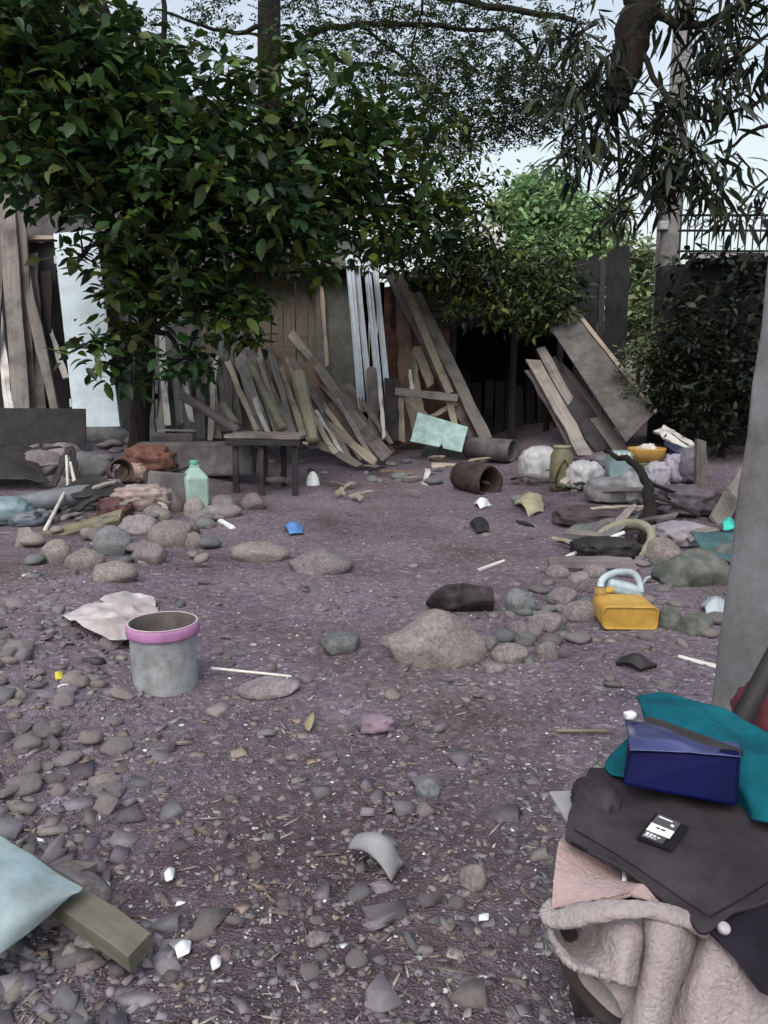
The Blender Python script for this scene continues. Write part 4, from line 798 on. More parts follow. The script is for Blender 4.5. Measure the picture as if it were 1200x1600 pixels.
lean((968, 716), (868, 568), 10.7, 24, .03, W_PURP, 'dull purple-grey board under the plywood sheet', 'board', 'board', Yb=9.05)
lean((1083, 712), (1026, 672), 8.5, 12, .03, W_PALE, 'white slat, lower one of the pair beside the plywood foot', 'slat', 'slat', Yb=7.9)
lean((1082, 698), (1036, 668), 8.6, 9, .03, W_PALE, 'white slat, upper one of the pair beside the plywood foot', 'slat', 'slat', Yb=8.05)
lean((1093, 797), (1094, 688), 6.95, 17, .06, W_PURP, 'short upright grey wooden post before the dark shrub', 'post', 'post', nrm=Vector((0, -1, 0)))
lean((1118, 818), (1196, 690), 7.2, 30, .03, W_GREY, 'lower broken grey plank leaning near the right pillar', 'plank', jag=.06)
lean((1150, 770), (1198, 700), 7.0, 34, .03, W_GREY, 'upper broken grey plank overlapping another near the pillar', 'plank', Yb=6.3, jag=.08)
# bent trunk arching over the rubbish
o = MB(); pts = [P(905, 700, 8.4), P(945, 705, 7.9), P(985, 722, 7.2), P(1010, 755, 6.5), P(1014, 800, 6.05), P(1008, 862, 5.55)]
pts = pts[1:]
lt = thing('bent_trunk', G(1008, 858), 'dark bent dead trunk arching down over the rubbish', 'dead tree'); limb(lt, pts, .018, .06, 'trunk', BARK, 10, .018); limb(lt, [pts[2], P(1060, 770, 6.6), P(1075, 765, 6.8)], .02, .01, 'branch', BARK, 6, .008)
# curled dark sheet with white edge, pale ring, dark plank
patch('curled_sheet', [[(868, 842, 5.6), (900, 852, 5.45), (925, 850, 5.35), (950, 842, 5.35)], [(885, 832, 5.9), (915, 832, 5.75), (950, 822, 5.6), (985, 818, 5.5)], [(905, 815, 6.2), (940, 812, 6.0), (975, 808, 5.8), (1000, 800, 5.7)]], M_noise('dirty_green_sheet', (.09, .10, .10), (.20, .22, .21), 4, .6, .4, .01), 24, 24, .03, 6, .006, seed=4)
tag(bpy.data.objects['curled_sheet'], 'dull green-grey curled sheet lying left of the bent trunk', 'sheet')
pole((885, 872), (975, 832), 5.15, 5.35, .014, .014, WHITEP, 'thin white strip along the edge of the curled sheet', 'strip', 'white_strip')
g = P(972, 850, 5.35); mb = MB(); n = 36
V = []; F = []
for i in range(n):
    a = 6.283 * i / n
    for k in range(8):
        b = 6.283 * k / 8; r_ = .21 + .032 * math.cos(b); V.append((r_ * math.cos(a), r_ * math.sin(a), .05 * math.sin(b)))
for i in range(n):
    for k in range(8): F.append((i * 8 + k, ((i + 1) % n) * 8 + k, ((i + 1) % n) * 8 + (k + 1) % 8, i * 8 + (k + 1) % 8))
rg = link('ring', mesh('ring', V, F, True), plain('olive_ring', (.22, .22, .155), .6), None, Matrix.Translation(g) @ Matrix.Rotation(-.5, 4, 'Y') @ Matrix.Rotation(.35, 4, 'X')); tag(rg, 'pale olive plastic ring tilted against the bent trunk', 'ring')
lump('black_bag', G(945, 868), (.42, .3, .13), RUBBER, 'black bag under the curled sheet', 'bag', .2, 15, .14)
board('dark_plank', P(858, 884, 4.75), P(990, 882, 4.8), .14, .035, W_PURP, Vector((0, -.35, 1))); tag(bpy.data.objects['dark_plank'], 'dark plank lying flat on stones behind the yellow jerrycan', 'plank')
for px in (872, 930, 978):
    o = rock('stone', G(px, 900), (.16, .14, .12), STONE, sub=2); tag(o, {872: 'stone propping the left end of the dark plank', 930: 'stone propping the middle of the dark plank', 978: 'stone propping the right end of the dark plank'}[px], 'stone')
# ------------------------------------------------------------------ wooden table
tg = G(425, 768); tb2 = thing('work_table', tg, 'small dark wooden table with thick legs', 'table')
zt2 = .60; A0 = P(362, 668, 8.75); B0 = P(476, 686, 8.15)
X0, X1 = P(362, 680, 8.3).x - tg.x, P(476, 680, 8.3).x - tg.x
for k in range(3): board('top_plank', (X0, -.20 + k * .20, zt2), (X1, -.20 + k * .20, zt2 - .01), .19, .035, W_PURP, Vector((0, 0, 1)), None).parent = tb2
for y in (-.29, .30): board('apron', (X0 + .01, y, zt2 - .05), (X1 - .01, y, zt2 - .055), .065, .03, W_DARK, Vector((0, -1, 0)), None).parent = tb2
for x, y in ((X0 + .10, -.24), (X1 - .07, -.24), (X0 + .32, .24), (X1 - .25, .24), (X0 + .36, -.24)):
    board('leg', (x, y, -.05), (x, y, zt2 - .02), .06, .05, W_DARK, Vector((0, -1, 0)), None).parent = tb2
lean((425, 752), (458, 750), 8.3, 10, .03, W_PURP, 'short plank lying under the table', nrm=Vector((0, -.4, 1)), Yb=8.2)
# ------------------------------------------------------------------ left rubbish
MB().box((0, 0, .17), (.95, .03, .42)).build('black_board', RUBBER, None, False, Matrix.Translation(P(68, 690, 8.9)) @ Matrix.Rotation(-.12, 4, 'X') @ Matrix.Rotation(.1, 4, 'Z'), .004)
tag(bpy.data.objects['black_board'], 'black sheet standing on edge below the left planks', 'sheet')
patch('black_tarp', [[(-60, 700, 8.2), (20, 696, 8.3), (50, 700, 8.3)], [(-60, 725, 7.9), (20, 724, 7.9), (66, 738, 7.9)], [(-60, 752, 7.6), (30, 750, 7.6), (78, 752, 7.6)]], RUBBER, 20, 20, .03, 5, .01); tag(bpy.data.objects['black_tarp'], 'black tarp folded at the left picture edge', 'tarp')
for a, dims, lab, m in (((62, 738), (.52, .42, .36), 'large smooth grey boulder below the black standing sheet', STONE), ((135, 738), (.60, .42, .32), 'large smooth grey boulder left of the rusty tin', STONE_B), ((100, 716), (.46, .36, .26), 'grey boulder behind the A-shaped pair of slats', STONE), ((40, 690), (.7, .4, .3), 'grey stone above the black tarp', STONE), ((165, 690), (.62, .4, .34), 'dark grey stone under the corner of the white door', STONE_B)):
    o = rock('boulder', G(*a), dims, m, sub=4, rough=.12); tag(o, lab, 'boulder')
lean((86, 758), (107, 700), 7.9, 10, .02, W_DARK, 'left dark slat of the small A-shaped pair', 'slat', 'slat', Yb=7.6)
lean((126, 758), (110, 700), 7.9, 10, .02, W_DARK, 'right dark slat of the small A-shaped pair', 'slat', 'slat', Yb=7.65)
pole((106, 760), (104, 712), 7.5, 7.7, .014, .014, W_PALE, 'thin pale stick between the two dark slats', 'stick', 'stick')
pole((118, 760), (110, 722), 7.45, 7.6, .02, .012, W_PALE, 'tapered pale stick right of the dark slats', 'stick', 'stick')
pole((70, 830), (103, 765), 6.1, 6.9, .017, .014, W_PALE, 'pale straight stick leaning before the grey hose', 'stick', 'stick')
patch('black_flap', [[(98, 764, 6.9), (140, 742, 7.1), (175, 752, 7.0), (205, 760, 6.9)], [(115, 778, 6.8), (145, 775, 6.8), (175, 775, 6.8), (200, 778, 6.8)]], RUBBER, 16, 20, .02, 6, .01); tag(bpy.data.objects['black_flap'], 'black rubber flap lying left of the red-and-white bundle', 'flap')
pole((-20, 800), (190, 762), 6.6, 7.1, .10, .09, plain('grey_pvc', (.15, .16, .18), .6, .2), 'thick grey tube lying across the left rubbish', 'tube', 'tube')
lump('blue_bag', G(5, 818), (.44, .32, .24), plain('pale_blue_plastic', (.17, .235, .265), .35, .3), 'pale blue plastic bag at the left edge', 'bag', .2, 17, .10)
lump('blue_bag', G(48, 820), (.32, .24, .13), plain('slate_plastic', (.12, .14, .17), .35, .25), 'slate blue crumpled plastic right of the pale blue bag', 'bag', .4, 18, .12)
board('olive_plank', P(38, 852, 5.85), P(190, 806, 6.25), .13, .04, W_OLIVE, Vector((-.1, -.6, 1)), jag=.05); tag(bpy.data.objects['olive_plank'], 'yellow-olive broken plank lying on the stone heap', 'plank')
lump('cloth_bundle', G(180, 812), (.26, .22, .20), plain('red_cloth', (.11, .055, .058), .9, .35), 'dark red crumpled cloth in the stone heap', 'cloth', .2, 19, .2, sc=4)
lump('cloth_bundle', G(222, 800), (.46, .3, .26), M_noise('striped_cloth', (.14, .08, .075), (.42, .37, .35), 3, .9, .2, .01, stretch=(1, 1, 9)), 'striped pinkish-white cloth bundle on the stone heap', 'cloth', .2, 20, .14, sc=4)
lump('red_rag', G(235, 738), (.50, .36, .30), M_noise('rust_red_rag', (.10, .05, .045), (.20, .095, .075), 5, .95, .3, .01), 'rust-red crumpled rag above the stone heap', 'rag', .2, 40, .24, sc=3.5)
o = MB().tube([(0, 0, 0), (0, 0, .02), (0, 0, .26), (0, 0, .27)], [.10, .11, .115, .12], 20, False).build('rusty_tin', RUST, None, True, Matrix.Translation(G(188, 752) + Vector((0, -.1, .10))) @ Matrix.Rotation(1.35, 4, 'X') @ Matrix.Rotation(.5, 4, 'Y')); o.modifiers.new('s', 'SOLIDIFY').thickness = .012; tag(o, 'rusty dark tin with its mouth open, left of the rust-red rag', 'tin')
lump('rag', G(205, 752), (.3, .25, .2), plain('dusty_pink', (.36, .25, .22), .9), 'dusty pink rag between tin and striped bundle', 'rag', 0, 21, .15)
MB().box((0, 0, .21), (.42, .12, .42)).build('concrete_block', CONC_D, None, False, Matrix.Translation(G(262, 792) - Vector((0, 0, .10))) @ Matrix.Rotation(-.2, 4, 'X') @ Matrix.Rotation(.08, 4, 'Y'), .02); tag(bpy.data.objects['concrete_block'], 'grey concrete slab standing left of the mint jug', 'slab')
MB().box((0, 0, .15), (1.25, .3, .36)).build('concrete_beam', CONC_D, None, False, Matrix.Translation(G(308, 738)) @ Matrix.Rotation(.06, 4, 'Z'), .03); tag(bpy.data.objects['concrete_beam'], 'long concrete beam lying behind the mint jug', 'beam')
MB().box((0, 0, .05), (.5, .3, .10)).build('flat_stone', STONE, None, False, Matrix.Translation(G(270, 690)) @ Matrix.Rotation(.2, 4, 'Z'), .03); tag(bpy.data.objects['flat_stone'], 'flat grey stone slab at the foot of the paling fence', 'stone')
MB().add(*(lambda b: (b[0], b[1]))(board_mesh(.5, .12, .02, .05))).build('metal_plate', plain('pale_metal', (.4, .42, .43), .5), None, False, Matrix.Translation(G(258, 688) + Vector((-.1, -.1, .12))) @ Matrix.Rotation(.3, 4, 'Z')); tag(bpy.data.objects['metal_plate'], 'pale holed plate lying at the fence foot', 'plate')
# mint square jug with cap
g = G(306, 792); mj = thing('square_jug', g, 'mint green square plastic jug with a green cap', 'jug')
MJ = plain('mint_plastic', (.30, .43, .39), .35); s_ = .125
prof = [(s_ * .96, 0), (s_, .02), (s_, .36), (s_ * .93, .385), (.045, .49), (.042, .53)]
V = []; F = []
sq = [(-1, -1), (1, -1), (1, 1), (-1, 1)]
for r_, z in prof:
    for x, y in sq:
        for dx, dy in (((.82, 1), (1, .82)) if x * y < 0 else ((1, .82), (.82, 1))) if False else (((x, y * .8), (x * .8, y)) if x * y > 0 else ((x * .8, y), (x, y * .8))): V.append((dx * r_, dy * r_, z))
for i in range(len(prof) - 1):
    for k in range(8): F.append((i * 8 + k, i * 8 + (k + 1) % 8, (i + 1) * 8 + (k + 1) % 8, (i + 1) * 8 + k))
F += [tuple(range(8))[::-1], tuple(range(len(V) - 8, len(V)))]
o = MB().add(V, F).build('body', MJ, mj); o.rotation_euler = (0, 0, .5); mj.scale = (.86, .86, .76)
MB().lathe([(.048, .525), (.05, .53), (.05, .575), (.044, .58), (0, .58)], 16).build('cap', plain('green_cap', (.10, .34, .24), .4), mj, True)
pole((322, 801), (364, 826), 6.9, 6.2, .026, .026, WHITEP, 'short white plastic pipe lying at the edge of the stone heap', 'pipe', 'white_pipe')
# white cone cup, blue scrap, fork, sticks
g = G(489, 758); mb = MB(); mb.lathe([(.075, 0), (.078, .01), (.06, .09), (.03, .14), (.02, .15), (0, .15)], 20); tag(mb.build('plastic_cone', WHITEP, None, True, Matrix.Translation(g)), 'white plastic cone standing right of the table', 'cone')
# ------------------------------------------------------------------ paint bucket with pink rim
g = G(259, 1078); g = G(259, 1070)
D = M(110, g.y, 1030); R = D / 2; hb_ = D * 0.98
bk = thing('paint_bucket', g + Vector((0, .0, -.01)), 'dirty white plastic paint bucket with pink rim', 'bucket')
BKT = M_noise('dirty_bucket', (.26, .28, .31), (.42, .44, .47), 7, .6, .2, .004, c3=(.34, .38, .38)); PINK = plain('pink_rim', (.36, .17, .33), .55, .2)
prof = [(0, .0), (R * .86, 0), (R * .89, .01), (R * .93, hb_ * .84), (R * .95, hb_ * .86), (R * .95, hb_), (R * .92, hb_), (R * .90, hb_ * .8), (R * .85, .012), (0, .012)]
MB().lathe(prof[:7], 48).build('body', BKT, bk, True)
MB().lathe(prof[6:], 48).build('inside', M_noise('bucket_inside', (.10, .09, .085), (.20, .18, .17), 6, .9, .3, .004), bk, True)
MB().lathe([(R * .955, hb_ * .82), (R * 1.0, hb_ * .83), (R * 1.015, hb_ * .86), (R * 1.01, hb_ * .95), (R * .97, hb_ * .985), (R * .955, hb_ * .985)], 48).build('rim_band', PINK, bk, True)
MB().lathe([(R * .93, hb_ * .99), (R * .965, hb_ * .988), (R * .967, hb_ * 1.004), (R * .93, hb_ * 1.004), (R * .93, hb_ * .99)], 48).build('lip', plain('pale_lip', (.55, .42, .50), .5), bk, True)
# ------------------------------------------------------------------ yellow jerrycan lying with its base towards the camera
g = G(984, 992); g2 = G(984, 985); jc = thing('jerrycan', Vector((g2.x, g2.y, g2.z + .005)), 'yellow plastic jerrycan lying on its side', 'jerrycan')
w = M(86, g2.y, 970); h = w * .42; L = w * 1.05
JY = M_noise('jerry_yellow', (.42, .25, .045), (.54, .335, .075), 5, .55, .15, .003, grime=.25)
def rbox(x, z0, z1, r, n=4):
    pts = []
    for cx, cz, a0 in ((x - r, z1 - r, 0), (-x + r, z1 - r, 1), (-x + r, z0 + r, 2), (x - r, z0 + r, 3)):
        for k in range(n + 1): a = (a0 + k / n) * math.pi / 2; pts.append((cx + r * math.cos(a), cz + r * math.sin(a)))
    return pts
secs = [(.004, .90, .84, .02), (.004, .93, .87, .02), (-.001, .95, .90, .022), (-.002, .985, .97, .024), (.006, 1.0, 1.0, .026), (L * .80, 1.0, 1.0, .03), (L * .93, .9, .9, .03), (L, .55, .6, .02)]
V = []; F = []
for y, sx, sz, r in secs:
    for x, z in rbox(w / 2 * sx, h / 2 - h / 2 * sz, h / 2 + h / 2 * sz, r): V.append((x, y, z))
n = 20
for i in range(len(secs) - 1):
    for k in range(n): F.append((i * n + k, i * n + (k + 1) % n, (i + 1) * n + (k + 1) % n, (i + 1) * n + k))
F += [tuple(range(n)), tuple(range(len(V) - n, len(V)))[::-1]]
MB().add(V, F).build('body', JY, jc, True).modifiers.new('e', 'EDGE_SPLIT').split_angle = .6
mbr = MB(); lp2 = rbox(w / 2 * .975, h * .02, h * .98, .022); mbr.tube([(x, .001, z) for x, z in lp2 + lp2[:1]], .005, 6, False); mbr.build('base_rim', JY, jc, True)
MB().box((0, .010, h * .52), (w * .70, .012, h * .06)).build('moulded_rib', JY, jc, bevel=.004); MB().box((-w * .1, .010, h * .34), (w * .35, .012, h * .03)).build('moulded_rib', JY, jc, bevel=.003)
MB().tube([(-w * .25, L * .95, h * .75), (-w * .28, L * 1.02, h * 1.0), (-w * .05, L * 1.0, h * 1.1)], .018, 8).build('handle', JY, jc, True)
MB().lathe([(.03, 0), (.03, .035), (0, .035)], 14, (-w * .36, .22, h * .985)).build('cap', plain('dark_cap', (.30, .18, .06)), jc, True)
jc.rotation_euler = (0, 0, -.04)
# pale blue plastic thing behind: looped handle with a body
pb_ = G(972, 935); lh = thing('broken_basket', pb_, 'pale blue-white broken plastic carrier with looped handle behind the jerrycan', 'carrier')
PBL = plain('pale_blue_white', (.42, .50, .54), .45, .25)
limb(lh, [pb_ + Vector(q) for q in ((-.12, 0, .05), (-.10, .03, .10), (-.02, .06, .13), (.07, .06, .125), (.10, .03, .08), (.10, 0, .03))], .020, .017, 'loop_handle', PBL, 12, .001)
MB().box((.02, .04, .045), (.2, .10, .07), Matrix.Rotation(.25, 3, 'Y')).build('body', PBL, lh, bevel=.02)
MB().tube([(.10, .02, .05), (.135, .02, .11), (.155, .02, .115)], .008, 6).build('prong', PBL, lh, True)
pole((936, 920), (950, 940), 4.0, 3.9, .012, .01, W_OLIVE, 'short olive stick left of the pale blue carrier', 'stick', 'stick')
# ------------------------------------------------------------------ stones
def stone_at(px, py, wpx, hpx, mt, label, deep=.8, sub=4, rough=.15, sink=.22, rz=None, group=None, tilt=(0, 0), blocky=0.0):
    g = G(px, py - hpx * .12); w = M(wpx, g.y, py); h = M(hpx, g.y, py) * 1.15
    o = rock('stone', (g.x, g.y + w * deep * .3, g.z), (w * 1.04, w * deep, h / (1 - sink * .6)), mt, rs.uniform(-.3, .3) if rz is None else rz, sub, rough, None, sink, tilt=tilt, blocky=blocky); return tag(o, label, 'stone', group)
g = G(675, 1048)
stone_at(676, 1052, 160, 92, STONE_W, 'largest grey boulder in the middle of the yard', .8, 4, .20, .22, 0.2)
stone_at(727, 962, 122, 46, CHAR, 'charred black log lump behind the largest boulder', .55, 4, .30, .1, 0)
bo = [o for o in bpy.data.objects if o.get('label', '').startswith('largest grey')][0]; me = bo.data
co = np.zeros(len(me.vertices) * 3); me.vertices.foreach_get('co', co); co = co.reshape(-1, 3); hx = np.abs(co[:, 0]).max(); u = co[:, 0] / hx; top = co[:, 2] > 0
co[:, 2] = np.where(top, co[:, 2] * (0.42 + 0.62 * np.exp(-((u - .12) / .42) ** 2) + .14 * np.exp(-((u - .62) / .2) ** 2)), co[:, 2]); me.vertices.foreach_set('co', co.ravel()); me.update()
for a in [(532, 1022, 78, 30, STONE_B, 'low bluish stone left of the largest boulder'), (497, 900, 108, 42, STONE, 'large smooth half-buried stone in mid yard'), (403, 880, 95, 30, STONE_W, 'low half-buried stone beside the smooth mid-yard stone'),
          (418, 1092, 96, 24, STONE, 'low half-buried stone under the pale stick'), (857, 990, 56, 34, STONE, 'smooth grey stone at left of the jerrycan stones'), (799, 1038, 58, 28, STONE_W, 'pale oval stone right of the largest boulder'),
          (857, 1034, 38, 28, STONE, 'round stone right of the pale oval stone'), (815, 962, 52, 42, STONE_B, 'dark bluish stone right of the charred log'), (883, 948, 46, 28, STONE, 'rounded stone in front of the dark plank'),
          (911, 975, 60, 38, STONE, 'large rounded stone touching the jerrycan on its left'), (908, 925, 44, 30, STONE, 'stone behind the large rounded stone near jerrycan'), (1088, 922, 112, 64, STONE_M, 'big rough mossy boulder by the right pillar'),
          (1050, 988, 42, 42, STONE_M, 'mossy stone touching the jerrycan on its right'), (1092, 996, 56, 36, STONE_M, 'low mossy stone before the big mossy boulder'), (670, 1252, 36, 34, STONE_B, 'small greenish-grey stone in the foreground'),
          (605, 1015, 26, 22, STONE_W, 'small stone touching the left end of the largest boulder'), (760, 1020, 34, 26, STONE, 'small stone touching the right end of the largest boulder'), (812, 1000, 40, 30, STONE, 'stone between pale oval stone and dark bluish stone'),
          (1000, 1160, 30, 10, STONE, 'flat stone just behind the teal cloth'), (775, 1052, 36, 16, STONE, 'flat stone in front of the pale oval stone'), (740, 1395, 40, 40, STONE_W, 'upright yellowish stone in the foreground right'), (495, 1482, 36, 24, STONE, 'small angular stone near the bottom centre'),
          (960, 850, 70, 40, STONE, 'brownish stone under the pale olive ring'), (1040, 880, 60, 40, STONE_W, 'flat brownish stone right of the bent trunk foot'), (1140, 900, 60, 50, STONE_M, 'dark stone at the pillar foot behind mossy boulder')]:
    stone_at(*a)
LS = [(172, 874, 62, 50, STONE_B, 'big blue-grey round stone in the left heap'), (130, 894, 58, 34, STONE_W, 'pale stone below left of the blue-grey round stone'), (172, 912, 74, 32, STONE_W, 'broad low stone at the front of the left heap'),
      (228, 886, 58, 44, STONE, 'rounded stone right of the blue-grey round stone'), (265, 858, 74, 44, STONE_W, 'broad pale stone at the right of the left heap'), (265, 806, 36, 42, STONE_W, 'upright pale stone left of the mint jug'),
      (302, 812, 34, 34, STONE_W, 'stone directly before the mint jug'), (350, 800, 46, 28, STONE, 'oval stone right of the mint jug'), (84, 884, 44, 42, STONE_W, 'stone below the left end of the olive plank'), (36, 858, 36, 34, STONE_W, 'stone at the left end of the olive plank'),
      (212, 840, 66, 36, STONE, 'stone right of the olive plank end'), (300, 858, 34, 26, STONE_W, 'small stone at the right rim of the left heap'), (240, 818, 44, 28, STONE_W, 'pinkish stone under the striped bundle'), (345, 812, 60, 26, STONE, 'flat stone behind the white pipe'), (395, 800, 40, 30, STONE, 'stone at the foot of the table')]
for a in LS: stone_at(*a)
ORDN = ['nearest', 'second nearest', 'third nearest', 'fourth nearest', 'fifth nearest', 'sixth nearest', 'seventh nearest', 'eighth nearest', 'ninth nearest', 'tenth nearest', 'eleventh nearest', 'twelfth nearest', 'thirteenth nearest', 'fourteenth nearest', 'fifteenth nearest', 'sixteenth nearest', 'seventeenth nearest', 'eighteenth nearest', 'nineteenth nearest', 'twentieth nearest', 'twenty-first nearest', 'twenty-second nearest', 'twenty-third nearest', 'twenty-fourth nearest']
TONE = {'river_stone': 'grey', 'warm_stone': 'pale', 'blue_stone': 'bluish', 'mossy_stone': 'mossy'}
def stone_field(n, poly, smin, smax, mts, what, group, seed, marks, zf=0, ang=7):
    r = np.random.RandomState(seed); x0, y0, x1, y1 = poly; shared = [mesh('stone', *rock_verts(2 if ang < 9 else 3, (1, 1, .72), .22 if ang < 9 else .34, seed * 10 + i, planes=ang), True) for i in range(8)]
    lib = {}; made = []
    for k in range(n):
        px, py = r.uniform(x0, x1), r.uniform(y0, y1); g = G(px, py); w = smin * (smax / smin) ** r.rand(); mt = mts[r.randint(len(mts))]; i = r.randint(8); key = (i, mt.name)
        if key not in lib: m = shared[i].copy(); m.materials.append(mt); lib[key] = m
        mw = Matrix.Translation(g + Vector((0, 0, w * .07 + r.rand() * zf))) @ Matrix.Rotation(r.rand() * 6.28, 4, 'Z') @ Matrix.Rotation(r.normal(0, .15), 4, 'X') @ Matrix.Diagonal((w * r.uniform(.8, 1.25), w, w * r.uniform(.5, 1.0), 1))
        o = link('stone', lib[key], None, None, mw); made.append((o, g, TONE[mt.name]))
    mk = [(nm, G(*p)) for nm, p in marks]; rank = {}
    for o, g, t in made:
        nm = min(mk, key=lambda q: (q[1] - g).length); rank.setdefault((t, nm[0]), []).append(((nm[1] - g).length, o))
    for (t, nm), L in rank.items():
        for k, (d, o) in enumerate(sorted(L, key=lambda q: q[0])): tag(o, '%s %s, %s %s' % (t, what, ORDN[min(k, 23)], nm), 'stone', group)
JC, BO, CH, BU = ('the yellow jerrycan', (984, 985)), ('the largest boulder', (676, 1045)), ('the charred lump', (727, 955)), ('the paint bucket', (259, 1075))
stone_field(64, (40, 790, 345, 890), .07, .22, (STONE, STONE_W, STONE_W, STONE_B), 'stone in the left heap', 'stones of the left heap', 31, [('the mint jug', (306, 790)), ('the white pipe', (345, 815)), ('the olive plank', (100, 835)), ('the striped bundle', (222, 800)), BU], .05)
stone_field(36, (765, 910, 935, 1010), .04, .15, (STONE, STONE, STONE_B), 'stone in the right cluster', 'stones left of the jerrycan', 32, [JC, BO, CH, ('the dark flat plank', (920, 892))])
stone_field(22, (1000, 860, 1140, 1000), .06, .17, (STONE_M, STONE, STONE_W), 'stone right of the jerrycan', 'stones right of the jerrycan', 33, [JC, ('the big mossy boulder', (1088, 915)), ('the pillar', (1140, 1080)), ('the bent trunk', (1008, 855))])
stone_field(56, (-60, 985, 200, 1260), .03, .12, (STONE, STONE_W, STONE), 'stone in the left rubble bank', 'stones of the left rubble bank', 34, [BU, ('the torn sack', (170, 975)), ('the pale blue sheet', (60, 1340)), ('the yellow scrap', (92, 1062)), ('the white paper scrap', (95, 1085)), ('the left picture edge', (5, 1120)), ('the left picture edge near the sack', (5, 1000))], 0, 16)
stone_field(30, (380, 690, 800, 760), .08, .24, (STONE, STONE_B, STONE_W), 'stone at the boards foot', 'stones at the foot of the boards', 35, [('the wooden table', (425, 765)), ('the mint foam sheet', (690, 707)), ('the hollow log', (770, 768)), ('the white cone', (489, 756))])
stone_field(26, (0, 660, 340, 740), .14, .34, (STONE_B, STONE), 'stone in the rear left bank', 'stones of the rear left bank', 36, [('the white door', (150, 668)), ('the black tarp', (20, 725)), ('the concrete beam', (308, 738)), ('the rust-red rag', (235, 738))], .05)
stone_field(24, (800, 700, 1100, 840), .07, .2, (STONE, STONE_B), 'stone in the right rubbish', 'stones in the right rubbish', 37, [('the light grey sack', (842, 750)), ('the yellow basin', (1008, 748)), ('the bent trunk', (1010, 850)), ('the short wooden post', (1093, 795))])
stone_field(30, (250, 1090, 860, 1590), .02, .05, (STONE, STONE_W, STONE), 'small front stone', 'small front stones', 38, [('the yellowish dry leaf', (483, 1130)), ('the pink rag', (590, 1128)), ('the grey shell-like scrap', (590, 1365)), ('the wooden plank end', (225, 1495)), ('the stool', (860, 1480)), ('the greenish-grey stone', (670, 1250))])
stone_field(40, (330, 780, 1100, 1090), .025, .08, (STONE, STONE_W), 'small stone in mid yard', 'small middle stones', 39, [BU, BO, CH, JC, ('the blue scrap', (458, 832)), ('the smooth half-buried stone', (497, 895)), ('the black rubber scrap', (750, 828)), ('the white scrap', (755, 792))])
def stick_field(n, poly, lmin, lmax, mts, what, cat, name, group, seed, marks, zf=.12):
    r = np.random.RandomState(seed); x0, y0, x1, y1 = poly; rank = {}; mk = [(nm, G(*p)) for nm, p in marks]
    for k in range(n):
        g = G(r.uniform(x0, x1), r.uniform(y0, y1)); L = r.uniform(lmin, lmax); a = r.rand() * 6.283; d = Vector((math.cos(a), math.sin(a) * .7, r.uniform(-.1, .35))) * L / 2; nm, mt = mts[r.randint(len(mts))]
        c = g + Vector((0, 0, .03 + abs(d.z) + r.rand() * zf)); o = board(name, c - d, c + d, r.uniform(.02, .075), r.uniform(.008, .02), mt, Vector((r.normal(0, .3), -.4, 1)), None, .03, .008, r.uniform(0, .5))
        lm = min(mk, key=lambda q: (q[1] - g).length); rank.setdefault((nm, lm[0]), []).append(((lm[1] - g).length, o))
    for (t, nm), L in rank.items():
        for k, (d, o) in enumerate(sorted(L, key=lambda q: q[0])): tag(o, '%s %s, %s %s' % (t, what, ORDN[min(k, 23)], nm), cat, group)
SM = [('grey', W_GREY), ('dark', W_DARK), ('tan', W_TAN), ('purplish', W_PURP)]
stick_field(26, (800, 735, 1110, 870), .12, .5, SM, 'wood scrap in the right rubbish', 'wood scrap', 'wood_scrap', 'wood scraps in the right rubbish', 51, [('the light grey sack', (842, 750)), ('the yellow basin', (1008, 748)), ('the bent trunk', (1010, 850)), ('the short wooden post', (1093, 795)), ('the curled sheet', (930, 840))])
stick_field(22, (0, 735, 330, 850), .12, .45, SM, 'wood scrap on the left heap', 'wood scrap', 'wood_scrap', 'wood scraps on the left heap', 52, [('the mint jug', (306, 790)), ('the olive plank', (100, 835)), ('the striped bundle', (222, 800)), ('the black tarp', (20, 740)), ('the A-shaped slats', (106, 755))], .18)
stick_field(18, (440, 715, 800, 790), .1, .4, SM, 'wood scrap before the back boards', 'wood scrap', 'wood_scrap', 'wood scraps before the back boards', 53, [('the white cone', (489, 756)), ('the hollow log', (770, 768)), ('the mint foam sheet', (690, 707))], .02)
# ------------------------------------------------------------------ small litter that stands out
pole((330, 1044), (456, 1057), 2.95, 2.86, .006, .005, W_PALE, 'pale stick lying right of the paint bucket', 'stick', 'stick')
pole((312, 960), (368, 956), 3.85, 3.9, .014, .010, W_GREY, 'grey stick lying behind the paint bucket', 'stick', 'stick')
pole((310, 925), (352, 916), 4.25, 4.35, .012, .008, W_DARK, 'dark stick lying behind the bucket, farther back', 'stick', 'stick')
pole((748, 893), (788, 876), 4.72, 4.95, .014, .010, W_PALE, 'pale splinter lying above the charred log', 'stick', 'stick')
pole((38, 922), (72, 888), 4.25, 4.7, .011, .009, W_PALE, 'thin white stick with prongs left of the broad low stone', 'stick', 'stick')
pole((868, 1142), (948, 1142), 2.44, 2.44, .006, .005, W_OLIVE, 'thin olive twig lying left of the teal cloth', 'twig', 'twig')
pole((1060, 1027), (1130, 1046), 3.15, 3.02, .012, .014, W_PALE, 'pale stick with dark ends beside the pillar', 'stick', 'stick')
pole((432, 1575), (440, 1606), 1.29, 1.24, .004, .003, WHITEP, 'white straw at the bottom edge', 'straw', 'straw')
